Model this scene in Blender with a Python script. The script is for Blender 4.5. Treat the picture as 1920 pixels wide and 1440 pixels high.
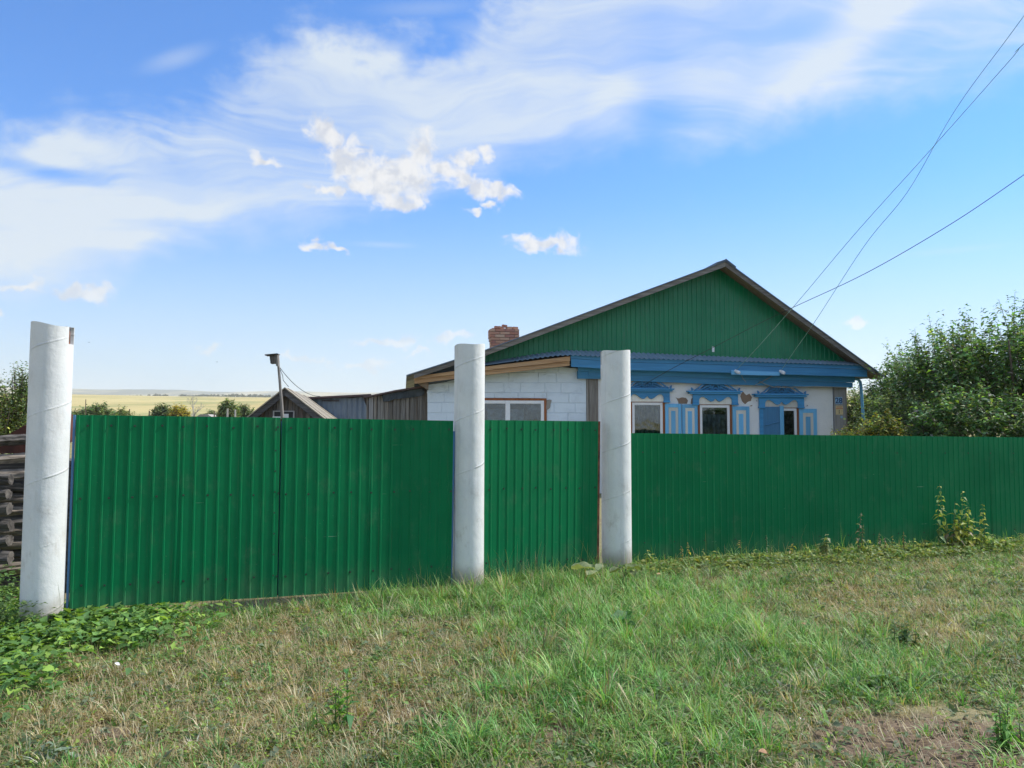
import bpy, math, random
import numpy as np
from mathutils import Vector, Matrix

for _o in list(bpy.data.objects):
    bpy.data.objects.remove(_o, do_unlink=True)
SC = bpy.context.scene
COL = SC.collection
R = math.radians
random.seed(11)
RNG = np.random.default_rng(11)

# ------------------------------------------------------------------ camera
EYE = 1.6
F = 1442.0                       # focal length in pixels of the 1920 px wide photograph
PITCH = R(2.98)
cam_data = bpy.data.cameras.new("camera")
cam = bpy.data.objects.new("camera", cam_data)
COL.objects.link(cam)
cam.location = (0, 0, EYE)
cam.rotation_euler = (R(90) + PITCH, 0, 0)
cam_data.sensor_width = 36.0
cam_data.lens = F / 1920.0 * 36.0
cam_data.clip_start = 0.05
cam_data.clip_end = 40000
SC.camera = cam

# ------------------------------------------------------------------ light
SUN_EL, SUN_AZ = R(46), R(74)    # azimuth from +Y towards +X
S = Vector((math.sin(SUN_AZ) * math.cos(SUN_EL), math.cos(SUN_AZ) * math.cos(SUN_EL), math.sin(SUN_EL)))
sl = bpy.data.lights.new("sun", 'SUN')
sl.energy = 2.0
sl.angle = R(1.5)                # a thin cirrus veil softens it a little
sl.color = (1.0, 0.95, 0.87)
so = bpy.data.objects.new("sun", sl)
COL.objects.link(so)
so.rotation_euler = S.to_track_quat('Z', 'Y').to_euler()
so.location = (20, 10, 30)

SC.view_settings.view_transform = 'Standard'
SC.view_settings.look = 'None'
SC.view_settings.exposure = 1.50
SC.view_settings.gamma = 1
SC.view_settings.use_curve_mapping = False
SC.render.engine = 'CYCLES'
SC.cycles.use_denoising = True
SC.cycles.max_bounces = 6
SC.cycles.diffuse_bounces = 3
SC.cycles.glossy_bounces = 3
SC.cycles.transmission_bounces = 4
SC.cycles.transparent_max_bounces = 8
SC.cycles.volume_bounces = 1
SC.cycles.caustics_reflective = False
SC.cycles.caustics_refractive = False

# ------------------------------------------------------------------ node helper
class NT:
    def __init__(s, tree):
        s.t = tree; s.n = tree.nodes; s.l = tree.links
    def new(s, kind, **kw):
        n = s.n.new(kind)
        for k, v in kw.items(): setattr(n, k, v)
        return n
    def put(s, sock, v):
        if isinstance(v, bpy.types.NodeSocket): s.l.new(v, sock)
        elif v is not None:
            if hasattr(sock.default_value, '__len__') and isinstance(v, (tuple, list)) and len(sock.default_value) == 4 and len(v) == 3:
                v = (*v, 1)
            sock.default_value = v
    def math(s, op, a, b=None, c=None, clamp=False):
        n = s.new('ShaderNodeMath', operation=op); n.use_clamp = clamp
        s.put(n.inputs[0], a)
        if b is not None: s.put(n.inputs[1], b)
        if c is not None: s.put(n.inputs[2], c)
        return n.outputs[0]
    def vmath(s, op, a, b=None):
        n = s.new('ShaderNodeVectorMath', operation=op)
        s.put(n.inputs[0], a)
        if b is not None: s.put(n.inputs[1], b)
        return n.outputs['Value'] if op in ('LENGTH', 'DOT_PRODUCT', 'DISTANCE') else n.outputs[0]
    def sstep(s, v, lo, hi, a=0.0, b=1.0):
        n = s.new('ShaderNodeMapRange', interpolation_type='SMOOTHSTEP')
        s.put(n.inputs[0], v); s.put(n.inputs[1], lo); s.put(n.inputs[2], hi); s.put(n.inputs[3], a); s.put(n.inputs[4], b)
        return n.outputs[0]
    def mix(s, f, a, b, mode='MIX'):
        n = s.new('ShaderNodeMix', data_type='RGBA', blend_type=mode)
        s.put(n.inputs[0], f); s.put(n.inputs[6], a); s.put(n.inputs[7], b)
        return n.outputs[2]
    def noise(s, vec, scale, detail=4, rough=0.55, dist=0.0, dims='3D', out=0):
        n = s.new('ShaderNodeTexNoise', noise_dimensions=dims)
        s.put(n.inputs['Vector'], vec); n.inputs['Scale'].default_value = scale
        n.inputs['Detail'].default_value = detail; n.inputs['Roughness'].default_value = rough
        n.inputs['Distortion'].default_value = dist
        return n.outputs[out]
    def mapping(s, vec, loc=(0, 0, 0), rot=(0, 0, 0), scale=(1, 1, 1), kind='POINT'):
        n = s.new('ShaderNodeMapping', vector_type=kind)
        s.put(n.inputs[0], vec); n.inputs[1].default_value = loc; n.inputs[2].default_value = rot; n.inputs[3].default_value = scale
        return n.outputs[0]
    def ramp(s, f, stops):
        n = s.new('ShaderNodeValToRGB'); s.put(n.inputs[0], f)
        e = n.color_ramp.elements
        while len(e) < len(stops): e.new(0.5)
        for i, (p, c) in enumerate(stops):
            e[i].position = p; e[i].color = (*c, 1) if len(c) == 3 else c
        return n.outputs[0]
    def comb(s, x, y, z=0.0):
        n = s.new('ShaderNodeCombineXYZ'); s.put(n.inputs[0], x); s.put(n.inputs[1], y); s.put(n.inputs[2], z)
        return n.outputs[0]
    def sep(s, v):
        n = s.new('ShaderNodeSeparateXYZ'); s.put(n.inputs[0], v); return n.outputs

# ------------------------------------------------------------------ photo ray <-> world
def ray(X, Y):
    a = (X - 960.0) / F; b = (720.0 - Y) / F
    c, s_ = math.cos(PITCH), math.sin(PITCH)
    return Vector((a, c - b * s_, s_ + b * c))
def on_ground(X, Y, z=0.0):
    d = ray(X, Y); t = (z - EYE) / d.z
    return Vector((d.x * t, d.y * t, z))
def at_depth(X, Y, y):
    d = ray(X, Y); t = y / d.y
    return Vector((d.x * t, y, EYE + d.z * t))
def to_px(x, y, z):
    c, s_ = math.cos(PITCH), math.sin(PITCH)
    zz = z - EYE
    fw = y * c + zz * s_; up = -y * s_ + zz * c
    return 960 + F * x / fw, 720 - F * up / fw
def sky_pt(X, Y):
    d = ray(X, Y).normalized()
    return math.atan2(d.x, d.y) * F, math.asin(d.z) * F

# ------------------------------------------------------------------ world: Nishita sky with cirrus and a few small cumulus
W = bpy.data.worlds.new("World"); SC.world = W; W.use_nodes = True
W.node_tree.nodes.clear()
w = NT(W.node_tree)
out = w.new('ShaderNodeOutputWorld'); bg = w.new('ShaderNodeBackground')
w.l.new(bg.outputs[0], out.inputs[0])
sky = w.new('ShaderNodeTexSky', sky_type='NISHITA')
sky.sun_disc = False
sky.sun_elevation = SUN_EL
sky.sun_rotation = SUN_AZ
sky.altitude = 150; sky.air_density = 1.0; sky.dust_density = 0.6; sky.ozone_density = 2.0
SKY_STRENGTH = 0.064
bg.inputs[1].default_value = SKY_STRENGTH
dirv = w.new('ShaderNodeTexCoord').outputs['Generated']
dx, dy, dz = w.sep(w.vmath('NORMALIZE', dirv))
az = w.math('MULTIPLY', w.math('ARCTAN2', dx, dy), F)
el = w.math('MULTIPLY', w.math('ARCSINE', dz), F)
pp = w.comb(az, el)
zz = w.math('ADD', w.math('MAXIMUM', dz, 0.0), 0.16)
plane = w.comb(w.math('DIVIDE', dx, zz), w.math('DIVIDE', dy, zz))
warp = w.noise(plane, 1.3, 3, 0.5, out=1)
planew = w.vmath('ADD', plane, w.vmath('SCALE', w.vmath('SUBTRACT', warp, (0.5, 0.5, 0.5))))
planew.node.inputs[1].links[0].from_node.inputs['Scale'].default_value = 0.9
streak = w.noise(w.mapping(planew, rot=(0, 0, R(-24)), scale=(0.55, 2.6, 1)), 2.0, 9, 0.62)
broad = w.noise(plane, 1.1, 4, 0.5)
fine = w.noise(w.mapping(pp, scale=(1, 1.6, 1)), 0.012, 8, 0.6, dims='2D')
def fcurve(pts):
    """piecewise curve elevation(azimuth) through photograph points, both mapped to 0..1"""
    n = w.new('ShaderNodeFloatCurve')
    c = n.mapping.curves[0]
    P = [sky_pt(*p) for p in pts]
    P = [((a + 1500) / 3000, e / 1500) for a, e in P]
    P = [(0.0, P[0][1])] + P + [(1.0, P[-1][1])]
    while len(c.points) < len(P): c.points.new(0.5, 0.5)
    for q, (a, e) in zip(c.points, P):
        q.location = (min(max(a, 0), 1), min(max(e, 0), 1)); q.handle_type = 'AUTO'
    n.mapping.use_clip = True
    n.mapping.update()
    w.put(n.inputs[1], w.math('DIVIDE', w.math('ADD', az, 1500), 3000, clamp=True))
    return w.math('MULTIPLY', n.outputs[0], 1500)
top = fcurve([(-3000, -2000), (-1000, -500), (-300, 180), (0, 225), (130, 190), (330, 195), (400, 165), (500, 95), (600, 45), (720, 75), (830, 70), (900, 20), (960, -40), (1100, -200), (1500, -500), (2100, -700)])
bot = fcurve([(-200, 600), (0, 580), (130, 545), (240, 515), (290, 475), (420, 450), (560, 440), (700, 405), (900, 345), (960, 318), (1100, 300), (1200, 270), (1270, 300), (1400, 262), (1500, 232), (1620, 205), (1760, 182), (1920, 152), (2200, 90)])
edge = w.math('MULTIPLY', w.math('SUBTRACT', fine, 0.5), 170)
edge2 = w.math('MULTIPLY', w.math('SUBTRACT', streak, 0.5), 190)
e_top = w.math('ADD', w.math('SUBTRACT', top, el), w.math('ADD', edge, edge2))
e_bot = w.math('ADD', w.math('SUBTRACT', el, bot), w.math('MULTIPLY', edge, 0.45))
m_top = w.sstep(e_top, -35, 95)
m_bot = w.sstep(e_bot, -28, 70)
# unseen thin cloud added outside the view for fill light, like that upper right
aside = w.sstep(w.math('ABSOLUTE', az), 880, 1350)
above = w.sstep(el, 800, 1150)
m_top = w.math('MAXIMUM', m_top, w.math('MAXIMUM', aside, above))
m_bot = w.math('MAXIMUM', m_bot, w.math('MULTIPLY', aside, w.sstep(el, 20, 260)))
veil = w.math('MULTIPLY', m_top, m_bot)
inner = w.math('ADD', w.math('MULTIPLY', w.sstep(streak, 0.34, 0.66), 0.55), w.math('MULTIPLY', w.sstep(broad, 0.30, 0.66), 0.22))
inner = w.math('ADD', inner, 0.22)
def blob(X, Y, rx, ry, rot=0):
    a, e = sky_pt(X, Y)
    q = w.mapping(pp, loc=(a, e, 0), rot=(0, 0, R(rot)), scale=(rx, ry, 1), kind='TEXTURE')
    return w.vmath('LENGTH', q)
def gsum(items):
    acc = None
    for X, Y, rx, ry, rot, amp in items:
        g = w.sstep(blob(X, Y, rx, ry, rot), 1.0, 0.0, 0.0, amp)
        acc = g if acc is None else w.math('ADD', acc, g)
    return acc
fluff = w.math('ADD', 0.55, w.math('MULTIPLY', streak, 0.9))
extra = w.math('MULTIPLY', gsum([(1560, 110, 330, 75, 38, 0.42), (1560, 190, 360, 38, 16, 0.3), (1850, 160, 260, 30, 12, 0.25), (640, 95, 190, 50, -12, 0.34), (860, 115, 210, 34, -4, 0.28),
                 (1150, 215, 75, 90, -30, 0.30), (60, 245, 190, 36, -12, 0.25), (60, 285, 120, 18, -10, 0.3), (250, 200, 190, 30, -8, 0.2), (80, 430, 480, 150, 4, 0.55), (1640, 30, 160, 60, 30, 0.25),
                 (1240, 225, 85, 150, 12, -0.22), (1640, 150, 230, 26, 14, -0.30), (20, 310, 170, 22, -5, -0.55), (150, 330, 200, 20, -3, -0.25), (1230, 60, 90, 120, 10, -0.10)]), fluff)
cir = w.math('MULTIPLY', veil, w.math('ADD', inner, extra), clamp=True)
# detached thin streaks of cirrus
thin = w.math('MULTIPLY', gsum([(940, 60, 150, 26, -4, 0.35), (800, 15, 160, 20, 5, 0.2), (720, 459, 90, 9, 0, 0.22), (560, 120, 120, 22, 10, 0.15), (330, 110, 90, 22, 25, 0.3), (1780, 470, 120, 8, 0, 0.18)]), fluff)
cir = w.math('MAXIMUM', cir, thin, clamp=True)
# small cumulus
cn = w.noise(w.mapping(pp, scale=(1, 1.2, 1)), 0.024, 11, 0.68, 0.5, '2D')
_wv = w.noise(pp, 0.020, 3, 0.55, 0, '2D', 1)
_sc = w.vmath('SCALE', w.vmath('SUBTRACT', _wv, (0.5, 0.5, 0.5))); _sc.node.inputs['Scale'].default_value = 55
pp_plain = pp
pp = w.vmath('MULTIPLY', w.vmath('ADD', pp_plain, _sc), (1.0, 1.0, 0.0))
cl = [(618, 252, 62, 26, -28), (648, 300, 44, 52, 15), (668, 345, 52, 34, -20), (715, 330, 95, 52, -10), (770, 330, 60, 50, 0), (790, 288, 38, 50, 10), (740, 372, 88, 20, -2), (835, 322, 62, 30, -8), (885, 345, 55, 24, -10), (938, 358, 44, 20, -8), (920, 381, 26, 12, 0),
      (880, 296, 34, 18, 0), (908, 288, 20, 24, 40), (620, 357, 46, 11, -8), (492, 299, 40, 13, -20), (1025, 456, 84, 19, -6), (990, 446, 40, 16, 0), (590, 459, 32, 11, 0), (630, 462, 26, 9, -10), (152, 543, 58, 15, -4), (40, 535, 50, 8, 0),
      (720, 640, 78, 11, 2), (735, 634, 44, 10, 0), (850, 632, 44, 10, 0), (790, 661, 44, 6, 0), (392, 650, 34, 8, 0), (1615, 602, 24, 10, 0), (885, 396, 16, 8, 0), (2, 577, 16, 9, 0), (560, 672, 60, 7, 0), (690, 684, 80, 8, 0)]
cu = None
for X, Y, rx, ry, rot in cl:
    v = w.math('SUBTRACT', 1.0, blob(X, Y, rx * 1.04, ry * 1.05, rot))
    cu = v if cu is None else w.math('MAXIMUM', cu, v)
cuf = w.math('ADD', cu, w.math('MULTIPLY', w.math('SUBTRACT', cn, 0.46), 1.8))
cum = w.math('MULTIPLY', w.sstep(cuf, 0.02, 0.80), w.sstep(cu, -0.28, 0.12))
cum = w.math('MULTIPLY', cum, w.sstep(el, 60, 330, 0.55, 0.95), clamp=True)
cshade = w.noise(w.mapping(pp_plain, loc=(0, 14, 0)), 0.03, 6, 0.55, 0.2, '2D')
ccol = w.mix(w.sstep(cshade, 0.40, 0.66), (4.9, 4.85, 4.85), (3.5, 3.65, 4.05))
CIRC = (3.95, 4.4, 4.85)
haze_f = w.sstep(el, -20, 450, 0.78, 0.0)
tint = w.mix(1.0, sky.outputs[0], (0.15, 0.70, 1.27), 'MULTIPLY')
c0 = w.mix(haze_f, tint, (3.6, 4.15, 4.5))
c1 = w.mix(w.math('MULTIPLY', cir, 0.92), c0, CIRC)
c2 = w.mix(cum, c1, ccol)
w.l.new(c2, bg.inputs[0])
W.cycles.sampling_method = 'MANUAL'
W.cycles.sample_map_resolution = 1024

# ------------------------------------------------------------------ tagging and mesh helpers
def tag(o, label=None, cat=None, group=None, kind=None):
    if label: o['label'] = label
    if cat: o['category'] = cat
    if group: o['group'] = group
    if kind: o['kind'] = kind
    return o
def empty(name, loc=(0, 0, 0), rz=0.0, label=None, cat=None, group=None):
    o = bpy.data.objects.new(name, None); COL.objects.link(o)
    o.location = loc; o.rotation_euler = (0, 0, rz); o.empty_display_size = 0.2
    return tag(o, label, cat, group)
def link(name, me, parent=None, loc=None):
    o = bpy.data.objects.new(name, me); COL.objects.link(o)
    if parent: o.parent = parent
    if loc is not None: o.location = loc
    return o

class MB:
    def __init__(s): s.v = []; s.f = []; s.m = []
    def face(s, pts, mi=0):
        i = len(s.v); s.v += [tuple(p) for p in pts]; s.f.append(tuple(range(i, i + len(pts)))); s.m.append(mi)
    def hexa(s, P, mi=0):
        """P: 8 points, 0-3 bottom ring ccw, 4-7 top ring"""
        i = len(s.v); s.v += [tuple(p) for p in P]
        for q in ((3, 2, 1, 0), (4, 5, 6, 7), (0, 1, 5, 4), (1, 2, 6, 5), (2, 3, 7, 6), (3, 0, 4, 7)):
            s.f.append(tuple(i + k for k in q)); s.m.append(mi)
        return s
    def box(s, x0, x1, y0, y1, z0, z1, mi=0):
        return s.hexa([(x0, y0, z0), (x1, y0, z0), (x1, y1, z0), (x0, y1, z0), (x0, y0, z1), (x1, y0, z1), (x1, y1, z1), (x0, y1, z1)], mi)
    def prism(s, poly, y0, y1, mi=0):
        """polygon in xz (ccw seen from -y), extruded from y0 (front) to y1"""
        n = len(poly); i = len(s.v)
        s.v += [(x, y0, z) for x, z in poly] + [(x, y1, z) for x, z in poly]
        s.f.append(tuple(range(i, i + n))); s.m.append(mi)
        s.f.append(tuple(range(i + 2 * n - 1, i + n - 1, -1))); s.m.append(mi)
        for k in range(n):
            k2 = (k + 1) % n
            s.f.append((i + k2, i + k, i + n + k, i + n + k2)); s.m.append(mi)
        return s
    def tube(s, pts, rad, n=8, mi=0, cap=True):
        pts = [Vector(p) for p in pts]; i0 = len(s.v)
        if not hasattr(rad, '__len__'): rad = [rad] * len(pts)
        up = Vector((0, 0, 1))
        for k, p in enumerate(pts):
            t = (pts[min(k + 1, len(pts) - 1)] - pts[max(k - 1, 0)]).normalized()
            a = t.cross(up)
            if a.length < 0.1: a = t.cross(Vector((1, 0, 0)))
            a.normalize(); b = t.cross(a).normalized()
            for j in range(n):
                th = 2 * math.pi * j / n
                s.v.append(tuple(p + (a * math.cos(th) + b * math.sin(th)) * rad[k]))
        for k in range(len(pts) - 1):
            for j in range(n):
                j2 = (j + 1) % n
                s.f.append((i0 + k * n + j, i0 + k * n + j2, i0 + (k + 1) * n + j2, i0 + (k + 1) * n + j)); s.m.append(mi)
        if cap:
            s.f.append(tuple(i0 + j for j in range(n))[::-1]); s.m.append(mi)
            s.f.append(tuple(i0 + (len(pts) - 1) * n + j for j in range(n))); s.m.append(mi)
        return s
    def mesh(s, name, mats, smooth=False):
        me = bpy.data.meshes.new(name)
        me.from_pydata(s.v, [], s.f)
        for m in (mats if isinstance(mats, (list, tuple)) else [mats]): me.materials.append(m)
        me.polygons.foreach_set('material_index', s.m)
        if smooth: me.polygons.foreach_set('use_smooth', [True] * len(s.f))
        me.update()
        return me
    def build(s, name, mats, parent=None, smooth=False, bevel=0.0, loc=None):
        o = link(name, s.mesh(name, mats, smooth), parent, loc)
        if bevel:
            b = o.modifiers.new('bevel', 'BEVEL'); b.width = bevel; b.segments = 1; b.limit_method = 'ANGLE'
        return o

def np_mesh(name, V, Fq, mats, colors=None, parent=None, smooth=False, fs=None):
    """V (n,3); Fq (m,k) faces of one size; colors (n,3) per vertex"""
    me = bpy.data.meshes.new(name)
    m, k = Fq.shape
    me.vertices.add(len(V)); me.vertices.foreach_set('co', V.astype(np.float32).ravel())
    me.loops.add(m * k); me.loops.foreach_set('vertex_index', Fq.astype(np.int32).ravel())
    me.polygons.add(m)
    me.polygons.foreach_set('loop_start', np.arange(0, m * k, k, dtype=np.int32))
    if smooth: me.polygons.foreach_set('use_smooth', np.ones(m, bool))
    if colors is not None:
        ca = me.color_attributes.new('tone', 'FLOAT_COLOR', 'POINT')
        c4 = np.ones((len(V), 4), np.float32); c4[:, :3] = colors
        ca.data.foreach_set('color', c4.ravel())
    me.materials.append(mats)
    me.update(calc_edges=True)
    return link(name, me, parent)

# ------------------------------------------------------------------ materials
def mat(name):
    m = bpy.data.materials.new(name); m.use_nodes = True
    m.node_tree.nodes.clear()
    t = NT(m.node_tree)
    o = t.new('ShaderNodeOutputMaterial'); b = t.new('ShaderNodeBsdfPrincipled')
    t.l.new(b.outputs[0], o.inputs[0])
    return m, t, b, o
def bump(t, b, h, strength=0.3, dist=0.01):
    n = t.new('ShaderNodeBump'); n.inputs['Strength'].default_value = strength; n.inputs['Distance'].default_value = dist
    t.put(n.inputs['Height'], h); t.l.new(n.outputs[0], b.inputs['Normal'])
def objc(t): return t.new('ShaderNodeTexCoord').outputs['Object']
def geop(t): return t.new('ShaderNodeNewGeometry').outputs['Position']
def rnd(t): return t.new('ShaderNodeObjectInfo').outputs['Random']

def painted_metal(name, c, c2, rough=0.38, spec=0.5, dirt=(0.10, 0.11, 0.07), dirt_amt=0.35):
    m, t, b, o = mat(name)
    p = objc(t)
    n1 = t.noise(p, 1.2, 5, 0.6)
    n2 = t.noise(t.mapping(p, scale=(40, 40, 1.2)), 1.0, 3, 0.6)
    n3 = t.noise(p, 60, 3, 0.7)
    col = t.mix(t.sstep(n1, 0.3, 0.7), c, c2)
    col = t.mix(t.math('MULTIPLY', t.sstep(n2, 0.58, 0.85), dirt_amt), col, dirt)
    col = t.mix(t.math('MULTIPLY', t.sstep(n3, 0.70, 0.78), 0.35), col, (0.35, 0.38, 0.35))
    zc_ = t.sep(p)[2]
    n4 = t.noise(t.mapping(p, scale=(1, 1, 0.6)), 5.5, 6, 0.7)
    foot = t.math('MULTIPLY', t.sstep(t.math('ADD', zc_, t.math('MULTIPLY', n4, -0.6)), 0.12, -0.22), 0.15)
    col = t.mix(foot, col, (0.20, 0.19, 0.13))
    dust = t.math('MULTIPLY', t.sstep(n4, 0.52, 0.82), 0.16)
    col = t.mix(dust, col, (0.22, 0.24, 0.18))
    n5 = t.noise(t.mapping(p, rot=(0, 0.5, 0), scale=(2, 30, 26)), 1.0, 2, 0.5)
    col = t.mix(t.math('MULTIPLY', t.sstep(n5, 0.76, 0.80), 0.30), col, (0.4, 0.5, 0.42))
    t.put(b.inputs['Base Color'], col)
    t.put(b.inputs['Roughness'], t.sstep(n1, 0.2, 0.8, rough - 0.06, rough + 0.14))
    b.inputs['Specular IOR Level'].default_value = spec
    bump(t, b, t.math('ADD', t.noise(p, 5, 2), t.noise(t.mapping(p, scale=(1, 1, .4)), 2.2, 3)), 0.55, 0.010)
    return m
M = {}
M['green'] = painted_metal('green_painted_steel', (0.0006, 0.165, 0.058), (0.0008, 0.14, 0.050), 0.5, 0.14)
M['green_gable'] = painted_metal('green_gable_steel', (0.0008, 0.20, 0.088), (0.0008, 0.165, 0.075), 0.34, 0.45, dirt=(0.01, 0.05, 0.06), dirt_amt=0.8)
M['green_back'] = painted_metal('grey_sheet_back', (0.25, 0.26, 0.25), (0.2, 0.21, 0.2), 0.5)
M['blue_steel'] = painted_metal('blue_painted_steel', (0.05, 0.17, 0.36), (0.06, 0.2, 0.4), 0.5, dirt=(0.16, 0.08, 0.04), dirt_amt=0.6)
M['galv'] = painted_metal('galvanised_skirt', (0.22, 0.32, 0.42), (0.17, 0.25, 0.34), 0.6, 0.2, dirt=(0.12, 0.12, 0.1))
M['roofsteel'] = painted_metal('roof_sheet', (0.13, 0.18, 0.26), (0.1, 0.14, 0.2), 0.4)
M['brownsteel'] = painted_metal('brown_roof_sheet', (0.10, 0.055, 0.055), (0.08, 0.05, 0.05), 0.5)
M['corr'] = painted_metal('weathered_corrugated', (0.24, 0.31, 0.37), (0.19, 0.24, 0.29), 0.6, dirt=(0.3, 0.27, 0.24), dirt_amt=0.6)

def wood(name, c1, c2, c3, axis='x', rough=0.85, grain=1.0, paint=0.0):
    """grain stretched along axis"""
    m, t, b, o = mat(name)
    p = objc(t)
    off = t.vmath('ADD', p, t.comb(t.math('MULTIPLY', rnd(t), 37.0), t.math('MULTIPLY', rnd(t), 11.0), 0.0))
    sc = {'x': (1.2, 28, 28), 'y': (28, 1.2, 28), 'z': (28, 28, 1.2)}[axis]
    g = t.noise(t.mapping(off, scale=sc), 1.0 * grain, 6, 0.65, 0.4)
    g2 = t.noise(t.mapping(off, scale=tuple(k * 0.28 for k in sc)), 1.0, 4, 0.6)
    col = t.mix(t.sstep(g, 0.3, 0.72), c1, c2)
    col = t.mix(t.math('MULTIPLY', t.sstep(g2, 0.45, 0.75), 0.8), col, c3)
    v = t.new('ShaderNodeHueSaturation'); t.put(v.inputs['Value'], t.math('ADD', 0.78, t.math('MULTIPLY', rnd(t), 0.44))); t.put(v.inputs['Color'], col)
    t.put(b.inputs['Base Color'], v.outputs[0])
    b.inputs['Roughness'].default_value = rough
    bump(t, b, g, 0.5, 0.004)
    return m
M['grey_wood'] = wood('weathered_grey_wood', (0.10, 0.09, 0.08), (0.26, 0.25, 0.235), (0.17, 0.13, 0.095), 'z')
M['grey_wood_x'] = wood('weathered_grey_board', (0.10, 0.09, 0.085), (0.24, 0.23, 0.215), (0.17, 0.15, 0.12), 'x')
M['dark_wood'] = wood('dark_shed_wood', (0.045, 0.04, 0.037), (0.15, 0.14, 0.13), (0.12, 0.07, 0.045), 'z')
M['dark_wood_x'] = wood('dark_shed_board', (0.04, 0.038, 0.04), (0.12, 0.12, 0.125), (0.07, 0.065, 0.065), 'x')
M['roof_plank'] = wood('pale_roof_plank', (0.20, 0.17, 0.13), (0.38, 0.34, 0.27), (0.28, 0.25, 0.2), 'x')
M['soffit'] = wood('brown_soffit_wood', (0.14, 0.10, 0.065), (0.27, 0.20, 0.135), (0.2, 0.17, 0.14), 'x')
M['fresh_wood'] = wood('tan_fascia_wood', (0.36, 0.20, 0.10), (0.58, 0.38, 0.21), (0.45, 0.32, 0.21), 'x')
M['brown_wood'] = wood('reddish_window_wood', (0.22, 0.065, 0.02), (0.38, 0.13, 0.045), (0.25, 0.10, 0.05), 'z')
M['corner_wood'] = wood('pale_grey_corner_board', (0.26, 0.25, 0.25), (0.42, 0.42, 0.43), (0.34, 0.32, 0.3), 'z')
M['blue_wood'] = wood('blue_painted_wood', (0.035, 0.22, 0.46), (0.06, 0.30, 0.58), (0.05, 0.22, 0.40), 'x', 0.55)
M['blue_wood_light'] = wood('light_blue_painted_wood', (0.13, 0.42, 0.72), (0.18, 0.50, 0.80), (0.12, 0.37, 0.62), 'z', 0.55)
M['blue_board_light'] = wood('light_blue_board', (0.10, 0.36, 0.64), (0.16, 0.44, 0.72), (0.10, 0.32, 0.55), 'x', 0.55)
M['blue_wood_dark'] = wood('dull_blue_painted_wood', (0.05, 0.19, 0.37), (0.07, 0.25, 0.46), (0.08, 0.21, 0.35), 'z', 0.6)
M['cream'] = wood('cream_painted_wood', (0.70, 0.67, 0.60), (0.76, 0.74, 0.68), (0.62, 0.59, 0.52), 'z', 0.6)
M['bark'] = wood('grey_bark', (0.075, 0.055, 0.04), (0.20, 0.165, 0.13), (0.13, 0.10, 0.075), 'z', 0.95)
M['log'] = wood('split_log_wood', (0.10, 0.08, 0.065), (0.38, 0.32, 0.26), (0.22, 0.19, 0.16), 'x', 0.95, 0.8)
M['log_dark'] = wood('charred_log_wood', (0.025, 0.022, 0.02), (0.15, 0.135, 0.12), (0.07, 0.06, 0.055), 'x', 0.95, 0.8)

def plaster(name, c1, c2, crack=0.0, stain=(0.42, 0.38, 0.32)):
    m, t, b, o = mat(name)
    p = objc(t)
    n1 = t.noise(p, 1.6, 6, 0.6); n2 = t.noise(p, 18, 5, 0.65)
    col = t.mix(t.sstep(n1, 0.3, 0.7), c1, c2)
    col = t.mix(t.math('MULTIPLY', t.sstep(t.noise(p, 3.1, 6, 0.7), 0.58, 0.8), 0.45), col, stain)
    chip = t.sstep(t.noise(t.mapping(p, scale=(1, 1, 2.2)), 9, 6, 0.75, 0.5), 0.685, 0.71)
    col = t.mix(t.math('MULTIPLY', chip, crack), col, (0.13, 0.10, 0.08))
    t.put(b.inputs['Base Color'], col); b.inputs['Roughness'].default_value = 0.9
    n6 = t.noise(t.mapping(p, scale=(1, 1, 1.6)), 6, 5, 0.65, 0.3)
    line = t.math('MULTIPLY', t.sstep(t.math('ABSOLUTE', t.math('SUBTRACT', n6, 0.5)), 0.006, 0.0), t.sstep(n1, 0.45, 0.6))
    h = t.math('ADD', t.math('ADD', n2, t.math('MULTIPLY', n6, 1.5)), t.math('MULTIPLY', chip, -1.2 * crack))
    h = t.math('ADD', h, t.math('MULTIPLY', line, -1.0 * crack))
    bump(t, b, h, 0.7, 0.014)
    return m
M['white'] = plaster('whitewashed_plaster', (0.86, 0.86, 0.85), (0.80, 0.81, 0.81), 0.35)
M['block'] = plaster('whitewashed_block', (0.74, 0.84, 0.93), (0.68, 0.78, 0.88), 1.0, (0.45, 0.46, 0.46))
M['clay'] = plaster('bare_clay_render', (0.30, 0.21, 0.15), (0.24, 0.17, 0.125))
M['cement'] = plaster('grey_cement', (0.33, 0.31, 0.28), (0.28, 0.26, 0.24))
M['mortar'] = plaster('old_mortar', (0.34, 0.29, 0.24), (0.26, 0.21, 0.17))
M['far_wall'] = plaster('pale_far_wall', (0.6, 0.56, 0.5), (0.5, 0.47, 0.42))

def simple(name, c, rough=0.6, var=0.15, scale=8, metal=0.0, spec=0.5):
    m, t, b, o = mat(name)
    n = t.noise(objc(t), scale, 5, 0.6)
    d = tuple(k * (1 - var) for k in c); e = tuple(min(1, k * (1 + var)) for k in c)
    t.put(b.inputs['Base Color'], t.mix(t.sstep(n, 0.3, 0.7), d, e))
    b.inputs['Roughness'].default_value = rough; b.inputs['Metallic'].default_value = metal
    b.inputs['Specular IOR Level'].default_value = spec
    bump(t, b, n, 0.15, 0.003)
    return m
M['pvc'] = simple('white_window_plastic', (0.82, 0.84, 0.87), 0.35, 0.03)
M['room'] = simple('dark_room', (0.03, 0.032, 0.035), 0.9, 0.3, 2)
M['curtain'] = simple('net_curtain', (0.24, 0.29, 0.34), 0.9, 0.5, 7)
M['curtain_warm'] = simple('patterned_curtain', (0.13, 0.13, 0.125), 0.9, 0.8, 9)
M['black'] = simple('black_wire', (0.025, 0.03, 0.03), 0.6, 0.2)
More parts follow.
